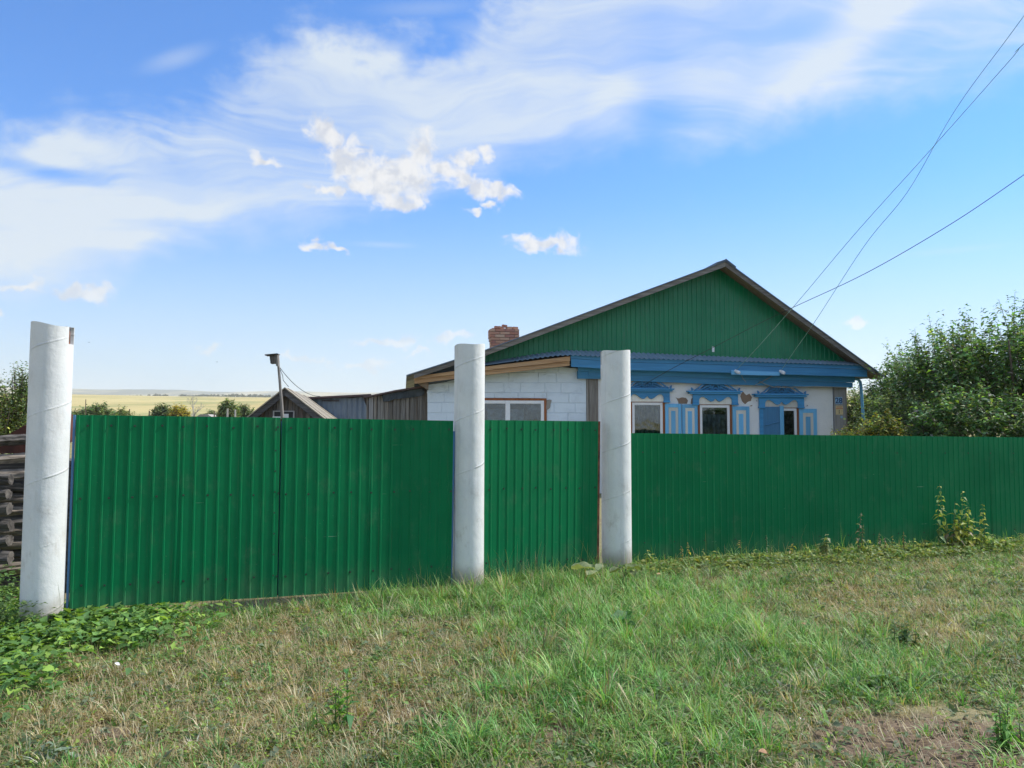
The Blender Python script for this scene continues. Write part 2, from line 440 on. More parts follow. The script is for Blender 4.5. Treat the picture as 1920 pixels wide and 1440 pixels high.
M['wire_pale'] = simple('pale_wire', (0.35, 0.36, 0.33), 0.5, 0.2)
M['wire_green'] = simple('weathered_wire', (0.30, 0.50, 0.42), 0.5, 0.2)
M['insulator'] = simple('white_porcelain', (0.75, 0.77, 0.8), 0.2, 0.04)
M['tar'] = simple('tar_felt', (0.055, 0.07, 0.085), 0.8, 0.3, 4)
M['screw'] = simple('dark_screw', (0.012, 0.03, 0.02), 0.5, 0.3)
M['rust'] = simple('rusty_steel', (0.17, 0.06, 0.03), 0.85, 0.6, 14)
M['rust_dark'] = simple('dark_rusty_sheet', (0.10, 0.03, 0.018), 0.85, 0.5, 4)
M['paper'] = simple('paper_notice', (0.72, 0.74, 0.76), 0.7, 0.05)
M['notice_yellow'] = simple('yellow_notice', (0.62, 0.50, 0.28), 0.7, 0.08, 30)
M['red'] = simple('red_print', (0.45, 0.06, 0.04), 0.7, 0.1)
M['navy'] = simple('navy_number_paint', (0.03, 0.07, 0.20), 0.6, 0.1)
M['skyblue'] = simple('pale_blue_sticker', (0.25, 0.45, 0.65), 0.6, 0.1)
M['concrete'] = simple('concrete', (0.33, 0.32, 0.30), 0.9, 0.25, 12)
M['slate'] = simple('pale_slate_roof', (0.36, 0.33, 0.31), 0.85, 0.2, 3)
M['feather'] = simple('dark_feathers', (0.03, 0.03, 0.035), 0.8, 0.2)
M['deadwood'] = simple('bleached_branch', (0.42, 0.40, 0.36), 0.9, 0.2)
M['white_litter'] = simple('white_plastic_scrap', (0.82, 0.82, 0.82), 0.5, 0.03)
M['pale_leaf'] = simple('pale_dead_leaf', (0.66, 0.56, 0.36), 0.7, 0.15, 30)
M['brown_leaf'] = simple('brown_dead_leaf', (0.36, 0.20, 0.11), 0.8, 0.25, 30)
M['clod'] = simple('soil_clod', (0.20, 0.14, 0.105), 0.95, 0.3, 30)
M['stem'] = simple('weed_stem', (0.10, 0.13, 0.05), 0.8, 0.3, 20)
M['stem_red'] = simple('reddish_weed_stem', (0.16, 0.10, 0.06), 0.8, 0.3, 20)

def glass_mat():
    m, t, b, o = mat('window_glass')
    t.n.remove(b)
    tr = t.new('ShaderNodeBsdfTransparent'); tr.inputs[0].default_value = (0.72, 0.78, 0.8, 1)
    gl = t.new('ShaderNodeBsdfGlossy'); gl.inputs['Roughness'].default_value = 0.03; gl.inputs[0].default_value = (0.9, 0.95, 1, 1)
    fr = t.new('ShaderNodeFresnel'); fr.inputs[0].default_value = 1.5
    bp = t.new('ShaderNodeBump'); bp.inputs['Strength'].default_value = 0.08; bp.inputs['Distance'].default_value = 0.02
    t.put(bp.inputs['Height'], t.noise(objc(t), 3, 2)); t.l.new(bp.outputs[0], gl.inputs['Normal'])
    mx = t.new('ShaderNodeMixShader'); t.put(mx.inputs[0], t.math('MULTIPLY', fr.outputs[0], 2.0, clamp=True))
    t.l.new(tr.outputs[0], mx.inputs[1]); t.l.new(gl.outputs[0], mx.inputs[2]); t.l.new(mx.outputs[0], o.inputs[0])
    return m
M['glass'] = glass_mat()

def post_mat():
    m, t, b, o = mat('whitewashed_asbestos_pipe')
    p = objc(t); x, y, z = t.sep(p)
    ang = t.math('ARCTAN2', y, x)
    n1 = t.noise(p, 2.4, 6, 0.6); n2 = t.noise(p, 26, 6, 0.7); n3 = t.noise(t.mapping(p, scale=(1, 1, 0.5)), 7, 6, 0.7)
    rr = t.math('MULTIPLY', rnd(t), 6.28)
    # helical wrap seam, one turn every 0.62 m
    h = t.math('FRACT', t.math('ADD', t.math('DIVIDE', z, 0.52), t.math('DIVIDE', t.math('SUBTRACT', t.math('MULTIPLY', ang, -0.62), rr), 6.28318)))
    d = t.math('ABSOLUTE', t.math('SUBTRACT', h, 0.5))
    seam = t.sstep(d, 0.022, 0.004)
    seam = t.math('MULTIPLY', seam, t.sstep(n1, 0.40, 0.60, 0.05, 1.0))
    col = t.mix(t.sstep(n1, 0.3, 0.7), (0.74, 0.745, 0.735), (0.64, 0.66, 0.665))
    col = t.mix(t.math('MULTIPLY', seam, 0.20), col, (0.30, 0.30, 0.30))
    chip = t.sstep(t.noise(p, 21, 5, 0.75, 0.7), 0.70, 0.725)
    low = t.sstep(z, 1.1, 0.25)
    chipm = t.math('MULTIPLY', chip, t.math('ADD', 0.55, low))
    col = t.mix(t.math('MULTIPLY', chipm, 0.6, clamp=True), col, (0.17, 0.14, 0.12))
    stain = t.math('MULTIPLY', t.sstep(n3, 0.50, 0.74), t.sstep(z, 1.6, 0.0, 0.35, 0.75))
    col = t.mix(stain, col, (0.42, 0.39, 0.35))
    runs = t.noise(t.mapping(p, scale=(16, 16, 0.9)), 1.0, 5, 0.7)
    col = t.mix(t.math('MULTIPLY', t.sstep(runs, 0.52, 0.78), 0.32), col, (0.40, 0.41, 0.42))
    splash = t.math('MULTIPLY', t.sstep(t.math('ADD', z, t.math('MULTIPLY', n1, -0.25)), 0.22, -0.02), 0.8)
    col = t.mix(splash, col, (0.28, 0.24, 0.19))
    t.put(b.inputs['Base Color'], col); b.inputs['Roughness'].default_value = 0.7
    hh = t.math('ADD', t.math('ADD', t.math('MULTIPLY', n2, 0.35), t.math('MULTIPLY', seam, 0.45)), t.math('MULTIPLY', chip, -0.5))
    bump(t, b, t.math('ADD', hh, t.math('MULTIPLY', n1, 1.8)), 0.8, 0.010)
    return m
M['post'] = post_mat()

def brick_mat():
    m, t, b, o = mat('red_brick')
    r = rnd(t)
    c = t.ramp(r, [(0, (0.44, 0.18, 0.115)), (0.4, (0.56, 0.29, 0.18)), (0.7, (0.62, 0.40, 0.26)), (1, (0.40, 0.16, 0.12))])
    n = t.noise(objc(t), 22, 5, 0.7)
    t.put(b.inputs['Base Color'], t.mix(t.sstep(n, 0.5, 0.8), c, (0.42, 0.36, 0.30))); b.inputs['Roughness'].default_value = 0.92
    bump(t, b, n, 0.6, 0.006)
    return m
M['brick'] = brick_mat()

def leaf_mat(name, trans=0.35, rough=0.42, spec=0.5):
    """colour from the per leaf tone attribute"""
    m, t, b, o = mat(name)
    a = t.new('ShaderNodeAttribute'); a.attribute_name = 'tone'
    t.l.new(a.outputs['Color'], b.inputs['Base Color']); b.inputs['Roughness'].default_value = rough
    b.inputs['Specular IOR Level'].default_value = spec
    tl = t.new('ShaderNodeBsdfTranslucent')
    t.put(tl.inputs[0], t.mix(1.0, a.outputs['Color'], (1.35, 1.35, 0.55), 'MULTIPLY'))
    mx = t.new('ShaderNodeMixShader'); mx.inputs[0].default_value = trans
    t.l.new(b.outputs[0], mx.inputs[1]); t.l.new(tl.outputs[0], mx.inputs[2]); t.l.new(mx.outputs[0], o.inputs[0])
    return m
M['leaf'] = leaf_mat('leaf', 0.35, 0.58, 0.3)
M['grass'] = leaf_mat('grass_blade', 0.30, 0.50, 0.35)

# ------------------------------------------------------------------ frames: a vertical plane standing at a place, turned about z
class Frame:
    def __init__(s, ox, oy, deg):
        s.o = Vector((ox, oy)); s.a = R(deg)
        s.ex = Vector((math.cos(s.a), math.sin(s.a))); s.ey = Vector((-math.sin(s.a), math.cos(s.a)))
    def px(s, X, Y, d=0.0):
        """photograph point -> (along, height) on the plane set d behind the frame"""
        r = ray(X, Y); o = s.o + s.ey * d
        t = o.dot(s.ey) / (r.x * s.ey.x + r.y * s.ey.y)
        p = Vector((r.x * t, r.y * t)) - s.o
        return p.dot(s.ex), EYE + r.z * t
    def world(s, x, y, z): 
        q = s.o + s.ex * x + s.ey * y
        return Vector((q.x, q.y, z))
    def root(s, name, label, cat, group=None):
        return empty(name, (s.o.x, s.o.y, 0), s.a, label, cat, group)
def frame_between(a, b):
    return Frame(a[0], a[1], math.degrees(math.atan2(b[1] - a[1], b[0] - a[0])))
P1, P2, P3, P4 = (-3.62, 6.0), (-0.42, 7.49), (1.14, 8.45), (7.0, 10.5)

# ------------------------------------------------------------------ ground
def smooth(a, b, x):
    t = np.clip((x - a) / (b - a), 0, 1); return t * t * (3 - 2 * t)
def vnoise(x, y, seed=0):
    """cheap smooth value noise, vectorised"""
    xi = np.floor(x).astype(np.int64); yi = np.floor(y).astype(np.int64); fx = x - xi; fy = y - yi
    def h(i, j):
        n = (i * 374761393 + j * 668265263 + seed * 974634777) & 0x7fffffff
        n = ((n ^ (n >> 13)) * 1274126177) & 0x7fffffff
        return ((n ^ (n >> 16)) & 0xffff) / 65535.0
    u = fx * fx * (3 - 2 * fx); v = fy * fy * (3 - 2 * fy)
    return (h(xi, yi) * (1 - u) + h(xi + 1, yi) * u) * (1 - v) + (h(xi, yi + 1) * (1 - u) + h(xi + 1, yi + 1) * u) * v
def fbm(x, y, o=4, seed=0):
    a = 0; s = 0.5; 
    for k in range(o):
        a = a + s * vnoise(x * 2 ** k, y * 2 ** k, seed + k); s *= 0.5
    return a / (1 - 0.5 ** o)
def gz(x, y):
    x = np.asarray(x, float); y = np.asarray(y, float)
    r = np.hypot(x, y); a = np.arctan2(x, y)
    front = smooth(-0.6, 0.2, np.cos(a))
    near = 1 - smooth(25, 60, r)
    z = near * (0.05 * (fbm(x * 1.1 + 7, y * 1.1, 3) - 0.5) + 0.07 * (fbm(x * 0.35, y * 0.35, 2, 5) - 0.5))
    z = z - near * 0.075 * smooth(2.0, 9.0, x) + 0.0
    field = 59.0 * smooth(60, 2300, r) ** 1.0 * 1.12
    field = 60 * np.clip((r - 150) / 1650, 0, 1) ** 0.85
    crest = field - 24 * smooth(1850, 3200, r)
    ridge = (255 + 26 * (fbm(a * 14 + 3, a * 0 + 1, 4) - 0.5)) * smooth(3000, 6500, r) * 0.86
    z = z + front * (crest * (1 + 0.10 * (fbm(a * 6, r / 500, 3, 9) - 0.5)) + ridge)
    return z
rings = np.concatenate([[0.0], np.geomspace(0.8, 14, 90), np.geomspace(14.5, 150, 46), np.geomspace(156, 9500, 90)])
azs = np.concatenate([np.linspace(-48, 48, 260), np.linspace(52, 308, 66)])
azs = np.radians(azs)
RR, AA = np.meshgrid(rings, azs, indexing='ij')
GX = RR * np.sin(AA); GY = RR * np.cos(AA); GZ = gz(GX, GY)
nr, na = RR.shape
V = np.stack([GX, GY, GZ], -1).reshape(-1, 3)
ii, jj = np.meshgrid(np.arange(nr - 1), np.arange(na), indexing='ij')
j2 = (jj + 1) % na
Q = np.stack([ii * na + jj, (ii + 1) * na + jj, (ii + 1) * na + j2, ii * na + j2], -1).reshape(-1, 4)
Q = Q[:, ::-1]
def ground_mat():
    m, t, b, o = mat('ground')
    p = geop(t); x, y, z = t.sep(p)
    r = t.math('SQRT', t.math('ADD', t.math('MULTIPLY', x, x), t.math('MULTIPLY', y, y)))
    n1 = t.noise(p, 0.9, 6, 0.6); n2 = t.noise(p, 14, 6, 0.7); n3 = t.noise(t.mapping(p, rot=(0, 0, 0.6), scale=(40, 160, 40)), 1.0, 4, 0.7)
    soil = t.mix(t.sstep(n2, 0.3, 0.7), (0.115, 0.080, 0.056), (0.225, 0.165, 0.118))
    thatch = t.mix(t.sstep(n3, 0.35, 0.65), (0.15, 0.15, 0.07), (0.34, 0.29, 0.17))
    near = t.mix(t.sstep(t.math('ADD', n1, t.math('MULTIPLY', n2, 0.3)), 0.66, 0.82), thatch, soil)
    for q, rx, ry in (((1815, 1405), .85, .52), ((1050, 1376), .2, .16), ((190, 1388), .3, .2), ((740, 1345), .25, .2), ((920, 1290), .18, .2)):
        g_ = on_ground(*q)
        dd_ = t.vmath('LENGTH', t.mapping(p, loc=(g_.x, g_.y, 0), scale=(rx, ry, 1), kind='TEXTURE'))
        dd_ = t.math('ADD', dd_, t.math('MULTIPLY', t.math('SUBTRACT', t.noise(p, 5, 6, 0.7), 0.5), 1.4))
        near = t.mix(t.sstep(dd_, 1.15, 0.75), near, t.mix(t.math('MULTIPLY', t.sstep(n3, 0.6, 0.7), 0.35), soil, (0.36, 0.29, 0.2)))
    mid = t.mix(t.sstep(t.noise(p, 0.25, 6, 0.65), 0.35, 0.65), (0.20, 0.19, 0.08), (0.30, 0.25, 0.12))
    f1 = t.noise(t.mapping(p, scale=(0.012, 0.004, 0.004)), 1.0, 8, 0.62)
    f2 = t.noise(t.mapping(p, scale=(0.03, 0.009, 0.01)), 1.0, 8, 0.7)
    field = t.mix(t.sstep(f1, 0.35, 0.65), (0.43, 0.345, 0.15), (0.53, 0.44, 0.21))
    field = t.mix(t.math('MULTIPLY', t.sstep(f2, 0.47, 0.60), 0.8), field, (0.26, 0.27, 0.11))
    far = t.mix(t.sstep(t.noise(t.mapping(p, scale=(0.0018, 0.0006, 0.001)), 1.0, 6, 0.65), 0.45, 0.58), (0.40, 0.34, 0.19), (0.075, 0.085, 0.05))
    c = t.mix(t.sstep(r, 14, 30), near, mid)
    c = t.mix(t.sstep(r, 110, 210), c, field)
    c = t.mix(t.sstep(r, 2400, 3600), c, far)
    t.put(b.inputs['Base Color'], c); b.inputs['Roughness'].default_value = 0.95; b.inputs['Specular IOR Level'].default_value = 0.15
    bump(t, b, t.math('ADD', n2, n3), 0.6, 0.012)
    return m
g_ob = np_mesh('ground', V, Q, ground_mat(), smooth=True)
tag(g_ob, kind='structure')

# ------------------------------------------------------------------ corrugated sheet between four corners of a frame plane
def sheet(name, parent, mats, bl, br, tl, tr, d, pitch=0.09, depth=0.008, phase=0.0, steps=None, wob=0.002, prof='trap', rows=3):
    """trapezoidal ribs run from the bottom edge to the top edge"""
    mb = MB()
    L = math.hypot(br[0] - bl[0], 0)
    if prof == 'trap':
        pr = [(0.0, 0), (0.72, 0), (0.78, 1), (0.90, 1), (0.965, 0)]
    else:
        pr = [(k / 8, 0.5 - 0.5 * math.cos(2 * math.pi * k / 8)) for k in range(8)]
    us = []
    k = -1
    while True:
        for q, h in pr:
            x = (k + q) * pitch + phase
            if 0 < x < L: us.append((x / L, h))
        k += 1
        if k * pitch > L + pitch: break
    us = [(0, us[0][1])] + us + [(1, us[-1][1])]
    n = len(us)
    ph = random.random() * 9
    for r_ in range(rows + 1):
        v = r_ / rows
        for u, h in us:
            xb = bl[0] + (br[0] - bl[0]) * u; zb = bl[1] + (br[1] - bl[1]) * u
            xt = tl[0] + (tr[0] - tl[0]) * u; zt = tl[1] + (tr[1] - tl[1]) * u
            w_ = wob * math.sin(ph + 7 * u * L + 2.3 * v) + 0.6 * wob * math.sin(ph * 2 + 17 * u * L - 4 * v)
            mb.v.append((xb + (xt - xb) * v, d - h * depth + w_, zb + (zt - zb) * v))
    for r_ in range(rows):
        for i in range(n - 1):
            a = r_ * n + i
            mb.f.append((a, a + 1, a + n + 1, a + n)); mb.m.append(0)
    me = mb.mesh(name, mats)
    o = link(name, me, parent)
    so_ = o.modifiers.new('thickness', 'SOLIDIFY'); so_.thickness = 0.0012; so_.offset = 1
    return o
def screws(parent, pts, d, r=0.0095):
    mb = MB()
    for x, z in pts:
        mb.tube([(x, d - 0.001, z), (x, d - 0.004, z)], [r, r], 8)
        mb.tube([(x, d - 0.004, z), (x, d - 0.010, z)], [r * 0.6, r * 0.55], 6)
    o = mb.build('screw', M['screw'], parent); o['kind'] = 'stuff'
    return o
def lerp(a, b, t): return (a[0] + (b[0] - a[0]) * t, a[1] + (b[1] - a[1]) * t)

# ------------------------------------------------------------------ pipe posts
def pipe_post(P, H, rad, slots, label, tilt=(0, 0), lean=(0, 0), topslope=0.0, seed=0):
    rt = empty('pipe_post', (P[0], P[1], 0), 0, label, 'post', 'white pipe posts of the gate')
    rt.rotation_euler = (lean[1], lean[0], 0)
    mb = MB(); n = 72; rin = rad - 0.022
    rs = random.Random(seed)
    zs = [-0.25, 0.0, 0.3, 0.8, 1.3, 1.8, H - 0.16, H - 0.15, H - 0.005, H]
    def ztop(th): return topslope * math.cos(th) + 0.006 * math.sin(3 * th + seed)
    def inslot(j):
        th = math.degrees((j + 0.5) * 2 * math.pi / n) % 360
        return any(abs((th - c + 180) % 360 - 180) < wd / 2 for c, wd in slots)
    for z in zs:
        for j in range(n):
            th = 2 * math.pi * j / n
            rr = rad * (1 + 0.004 * math.sin(2 * th + z * 2 + seed) + 0.003 * math.sin(5 * th - z * 3))
            mb.v.append((rr * math.cos(th), rr * math.sin(th), z + (ztop(th) if z > H - .01 else 0)))
    base = len(mb.v)
    for z in zs:
        for j in range(n):
            th = 2 * math.pi * j / n
            mb.v.append((rin * math.cos(th), rin * math.sin(th), z + (ztop(th) if z > H - .01 else 0)))
    K = len(zs)
    for k in range(K - 1):
        for j in range(n):
            j2 = (j + 1) % n
            if k >= K - 3 and inslot(j):
                mb.f.append((k * n + j, k * n + j2, base + k * n + j2, base + k * n + j)); mb.m.append(0)
                for jj_, nb in ((j, (j - 1) % n), (j2, j2)):
                    if not inslot(nb):
                        mb.f.append((k * n + jj_, (k + 1) * n + jj_, base + (k + 1) * n + jj_, base + k * n + jj_)); mb.m.append(0)
                continue
            mb.f.append((k * n + j, k * n + j2, (k + 1) * n + j2, (k + 1) * n + j)); mb.m.append(0)
            mb.f.append((base + k * n + j2, base + k * n + j, base + (k + 1) * n + j, base + (k + 1) * n + j2)); mb.m.append(0)
            if k == K - 2:
                mb.f.append(((k + 1) * n + j, (k + 1) * n + j2, base + (k + 1) * n + j2, base + (k + 1) * n + j)); mb.m.append(0)
    o = mb.build('pipe', M['post'], rt, smooth=False)
    me = o.data
    sm = [abs(p.normal.z) < 0.3 for p in me.polygons]
    me.polygons.foreach_set('use_smooth', sm)
    me.set_sharp_from_angle(angle=R(40))
    c, wd = slots[0]; th = R(c)
    r2 = rin - 0.012
    b = MB(); ex = Vector((math.cos(th), math.sin(th), 0)); ey = Vector((-math.sin(th), math.cos(th), 0))
    q = []
    for z in (H - 0.6, H - 0.012):
        for sx, sy in ((-0.006, -0.03), (0.006, -0.03), (0.006, 0.03), (-0.006, 0.03)):
            v = ex * (r2 + sx) + ey * sy; q.append((v.x, v.y, z))
    b.hexa(q).build('rusty_plate', M['rust'], rt)
    return rt
HP = 2.37
pipe_post(P1, 2.375, 0.148, [(5, 30)], 'nearest and largest white pipe post, at the left end of the wide green gate', lean=(0.008, 0), topslope=-0.018, seed=1)
pipe_post(P2, 2.370, 0.148, [(190, 20)], 'white pipe post between the wide gate and the narrow gate', lean=(0.003, 0), topslope=0.006, seed=2)
pipe_post(P3, 2.400, 0.162, [(186, 20)], 'white pipe post between the narrow gate and the long green fence', lean=(0.0, 0), topslope=0.004, seed=3)

# ------------------------------------------------------------------ wide gate, two leaves
G = frame_between(P1, P2)
def leaf(label, x0b, x0t, x1b, x1t, name, pitch, phase, nsheet, sc_extra=None):
    bl, br, tl, tr = (G.px(*q, d=-0.02) for q in (x0b, x1b, x0t, x1t))
    rt = G.root(name, label, 'gate leaf', 'green sheet metal gates')
    for k in range(nsheet):
        a, b_ = k / nsheet, (k + 1) / nsheet + (0.012 if k < nsheet - 1 else 0)
        sheet('sheet', rt, M['green'], lerp(bl, br, a), lerp(bl, br, b_), lerp(tl, tr, a), lerp(tl, tr, b_), -0.02 - 0.0016 * (k % 2), pitch, 0.0055, phase if k == 0 else 0.02)
    fr = MB()
    for t_ in (0.012, 0.985):
        b0, t0 = lerp(bl, br, t_), lerp(tl, tr, t_)
        fr.hexa([(b0[0] - .018, 0, b0[1] + .02), (b0[0] + .018, 0, b0[1] + .02), (b0[0] + .018, .035, b0[1] + .02), (b0[0] - .018, .035, b0[1] + .02),
                 (t0[0] - .018, 0, t0[1] - .03), (t0[0] + .018, 0, t0[1] - .03), (t0[0] + .018, .035, t0[1] - .03), (t0[0] - .018, .035, t0[1] - .03)])
    for v in (0.10, 0.55, 0.92):
        l0, r0 = lerp(bl, tl, v), lerp(br, tr, v)
        fr.hexa([(l0[0], .001, l0[1] - .018), (r0[0], .001, r0[1] - .018), (r0[0], .034, r0[1] - .018), (l0[0], .034, l0[1] - .018),
                 (l0[0], .001, l0[1] + .018), (r0[0], .001, r0[1] + .018), (r0[0], .034, r0[1] + .018), (l0[0], .034, l0[1] + .018)])
    fr.build('frame', M['blue_steel'], rt)
    pts = []
    n = int((br[0] - bl[0]) / 0.18)
    for v in (0.945, 0.57, 0.115):
        for k in range(n + 1):
            u = (k + 0.35 + random.uniform(-.12, .12)) / (n + 0.5)
            a, b_ = lerp(bl, br, u), lerp(tl, tr, u)
            pts.append((a[0] + (b_[0] - a[0]) * v, a[1] + (b_[1] - a[1]) * v + random.uniform(-.008, .008)))
    if sc_extra:
        for v in np.linspace(0.12, 0.93, 8):
            a, b_ = lerp(bl, br, sc_extra), lerp(tl, tr, sc_extra)
            pts.append((a[0] + (b_[0] - a[0]) * v, a[1] + (b_[1] - a[1]) * v))
    screws(rt, pts, -0.024)
    return rt, bl, br, tl, tr
lf, bl, br, tl, tr = leaf('left leaf of the wide green gate, next to the nearest pipe post', (129, 1142), (143, 778), (519.2, 1119), (526.0, 783), 'gate_leaf', 0.0915, 0.03, 2, 0.975)
h = MB()
for v in (0.02, 0.98):
    pass
b0, t0 = bl, tl
h.hexa([(b0[0] - .022, -.005, b0[1] - .02), (b0[0] - .006, -.005, b0[1] - .02), (b0[0] - .006, .03, b0[1] - .02), (b0[0] - .022, .03, b0[1] - .02),
        (t0[0] - .022, -.005, t0[1] + .0), (t0[0] - .006, -.005, t0[1] + .0), (t0[0] - .006, .03, t0[1]), (t0[0] - .022, .03, t0[1])])
h.build('hinge_bar', M['blue_steel'], lf)
MB().hexa([(br[0] - .03, .036, br[1]), (br[0] + .03, .036, br[1]), (br[0] + .03, .042, br[1]), (br[0] - .03, .042, br[1]), (tr[0] - .03, .036, tr[1] - .01), (tr[0] + .03, .036, tr[1] - .01), (tr[0] + .03, .042, tr[1] - .01), (tr[0] - .03, .042, tr[1] - .01)]).build('seam_shade_strip', M['rust_dark'], lf)  # dark strip added behind the leaf seam so the gap reads as shade
rf, bl, br, tl, tr = leaf('right leaf of the wide green gate, between the middle pipe post and the centre seam', (521.4, 1119), (528.6, 783), (845, 1097), (850, 789), 'gate_leaf', 0.0935, 0.05, 2)
h = MB()
h.hexa([(br[0] - .004, -.012, br[1] - .05), (br[0] + .02, -.012, br[1] - .05), (br[0] + .02, .03, br[1] - .05), (br[0] - .004, .03, br[1] - .05),
        (tr[0] - .004, -.012, tr[1] - .1), (tr[0] + .02, -.012, tr[1] - .1), (tr[0] + .02, .03, tr[1] - .1), (tr[0] - .004, .03, tr[1] - .1)])
h.build('hinge_bar', M['blue_steel'], rf)

# narrow gate
G2 = frame_between(P2, P3)
G_old = G; G = G2
wg, bl, br, tl, tr = leaf('narrow green gate leaf between the middle and the right pipe post', (903, 1091), (905, 787.5), (1118, 1080), (1121, 790), 'wicket_gate', 0.0925, 0.02, 1)
h = MB()
h.hexa([(br[0] + .006, -.02, br[1] - .06), (br[0] + .034, -.02, br[1] - .06), (br[0] + .034, .03, br[1] - .06), (br[0] + .006, .03, br[1] - .06),
        (tr[0] + .006, -.02, tr[1] - .0), (tr[0] + .034, -.02, tr[1] - .0), (tr[0] + .034, .03, tr[1]), (tr[0] + .006, .03, tr[1])])
h.build('hinge_bar', M['rust'], wg)
G = G_old
# grey plank lying under the narrow gate
q = MB(); a_ = on_ground(955, 1092, 0.03); b__ = on_ground(1055, 1082, 0.03)
dv = (b__ - a_).normalized(); nv = Vector((-dv.y, dv.x, 0)) * 0.05
q.hexa([a_ - nv + Vector((0, 0, -.03)), b__ - nv + Vector((0, 0, -.03)), b__ + nv + Vector((0, 0, -.03)), a_ + nv + Vector((0, 0, -.03)), a_ - nv, b__ - nv, b__ + nv, a_ + nv])
tag(q.build('plank', M['grey_wood_x']), 'weathered grey plank lying on the ground under the narrow gate', 'plank')

# long fence
FE = frame_between(P3, P4)
fe = FE.root('sheet_metal_fence', 'long green corrugated metal fence running right from the third pipe post', 'fence')
tl0 = FE.px(1181, 812, -0.02); tr0 = FE.px(1920, 820, -0.02); bl0 = FE.px(1183, 1070, -0.02); br0 = FE.px(1920, 1035, -0.02)
L0 = tr0[0] - tl0[0]
nS = 9; wS = L0 / 5.6
for k in range(nS):
    a, b_ = k * wS / L0, ((k + 1) * wS + 0.02) / L0
    B0, B1, T0, T1 = lerp(bl0, br0, a), lerp(bl0, br0, b_), lerp(tl0, tr0, a), lerp(tl0, tr0, b_)
    B0 = (T0[0], B0[1] - 0.03); B1 = (T1[0], B1[1] - 0.03)
    sheet('sheet', fe, M['green'], B0, B1, T0, T1, -0.02 - 0.0018 * (k % 2) + random.uniform(-.002, .002), 0.0885, 0.006, 0.012, wob=0.0025)
for k in range(4):
    x = tl0[0] + 1.4 + k * 2.5
    z = lerp(tl0, tr0, (x - tl0[0]) / L0)[1]
    MB().box(x - .03, x + .03, .045, .105, -.2, z - .04).build('fence_post', M['rust'], fe)
for v in (0.2, 0.8):
    l0, r0 = lerp(bl0, tl0, v), lerp(bl0, tl0, v)
    zr = lerp(br0, tr0, v)[1]; x1 = tl0[0] + nS * wS
    ze = l0[1] + (zr - l0[1]) * (x1 - tl0[0]) / L0
    MB().hexa([(tl0[0], .001, l0[1] - .02), (x1, .001, ze - .02), (x1, .041, ze - .02), (tl0[0], .041, l0[1] - .02), (tl0[0], .001, l0[1] + .02), (x1, .001, ze + .02), (x1, .041, ze + .02), (tl0[0], .041, l0[1] + .02)]).build('rail', M['rust'], fe)
pts = []
for v in (0.86, 0.2):
    for k in range(int(nS * wS / 0.4)):
        u = (0.15 + k * 0.4 + random.uniform(-.02, .02)) / L0
        a, b_ = lerp(bl0, br0, u), lerp(tl0, tr0, u)
        pts.append((b_[0], a[1] + (b_[1] - a[1]) * v))
screws(fe, pts, -0.028, 0.008)

# ------------------------------------------------------------------ the house
H = Frame(0, 17.6, 8.0)
house = H.root('village_house', 'white single storey house with green metal gable and blue carved window trim behind the fence', 'house')
VD = -0.55                                           # depth of the verge
ridge = H.px(1360, 489, VD); lmid = H.px(909, 656, VD); ltip = H.px(762, 703, VD); rtip = H.px(1657, 705, VD)
lcut = H.px(775, 700, VD)
def roof_z(s):
    if s >= ridge[0]: return ridge[1] + (rtip[1] - ridge[1]) * (s - ridge[0]) / (rtip[0] - ridge[0])
    if s >= lmid[0]: return ridge[1] + (lmid[1] - ridge[1]) * (s - ridge[0]) / (lmid[0] - ridge[0])
    return lmid[1] + (ltip[1] - lmid[1]) * (s - lmid[0]) / (ltip[0] - lmid[0])
DB = 7.5
def slab(pts, y0, y1, t, name, m, parent, t0=0.0):
    mb = MB()
    for (x0, z0), (x1, z1) in zip(pts[:-1], pts[1:]):
        mb.hexa([(x0, y0, z0 - t), (x1, y0, z1 - t), (x1, y1, z1 - t), (x0, y1, z0 - t), (x0, y0, z0 - t0), (x1, y0, z1 - t0), (x1, y1, z1 - t0), (x0, y1, z0 - t0)])
    return mb.build(name, m, parent)
roof = slab([ltip, lmid, ridge], VD - 0.03, DB, 0.022, 'roof', M['roofsteel'], house)
slab([ridge, rtip], VD - 0.03, DB, 0.022, 'roof', M['roofsteel'], house)
# ridge cap
rc = MB(); 
for sgn, tip in ((-1, lmid), (1, rtip)):
    sl_ = (tip[1] - ridge[1]) / (tip[0] - ridge[0])
    x1 = ridge[0] + sgn * 0.24; z1 = ridge[1] + sl_ * (x1 - ridge[0])
    P_ = [(ridge[0], ridge[1]), (x1, z1)] if sgn > 0 else [(x1, z1), (ridge[0], ridge[1])]
    (a0, c0), (a1, c1) = P_
    rc.hexa([(a0, VD - .05, c0 + .003), (a1, VD - .05, c1 + .003), (a1, DB, c1 + .003), (a0, DB, c0 + .003), (a0, VD - .05, c0 + .04), (a1, VD - .05, c1 + .03), (a1, DB, c1 + .03), (a0, DB, c0 + .04)])
rc.build('ridge_cap', M['roofsteel'], house)
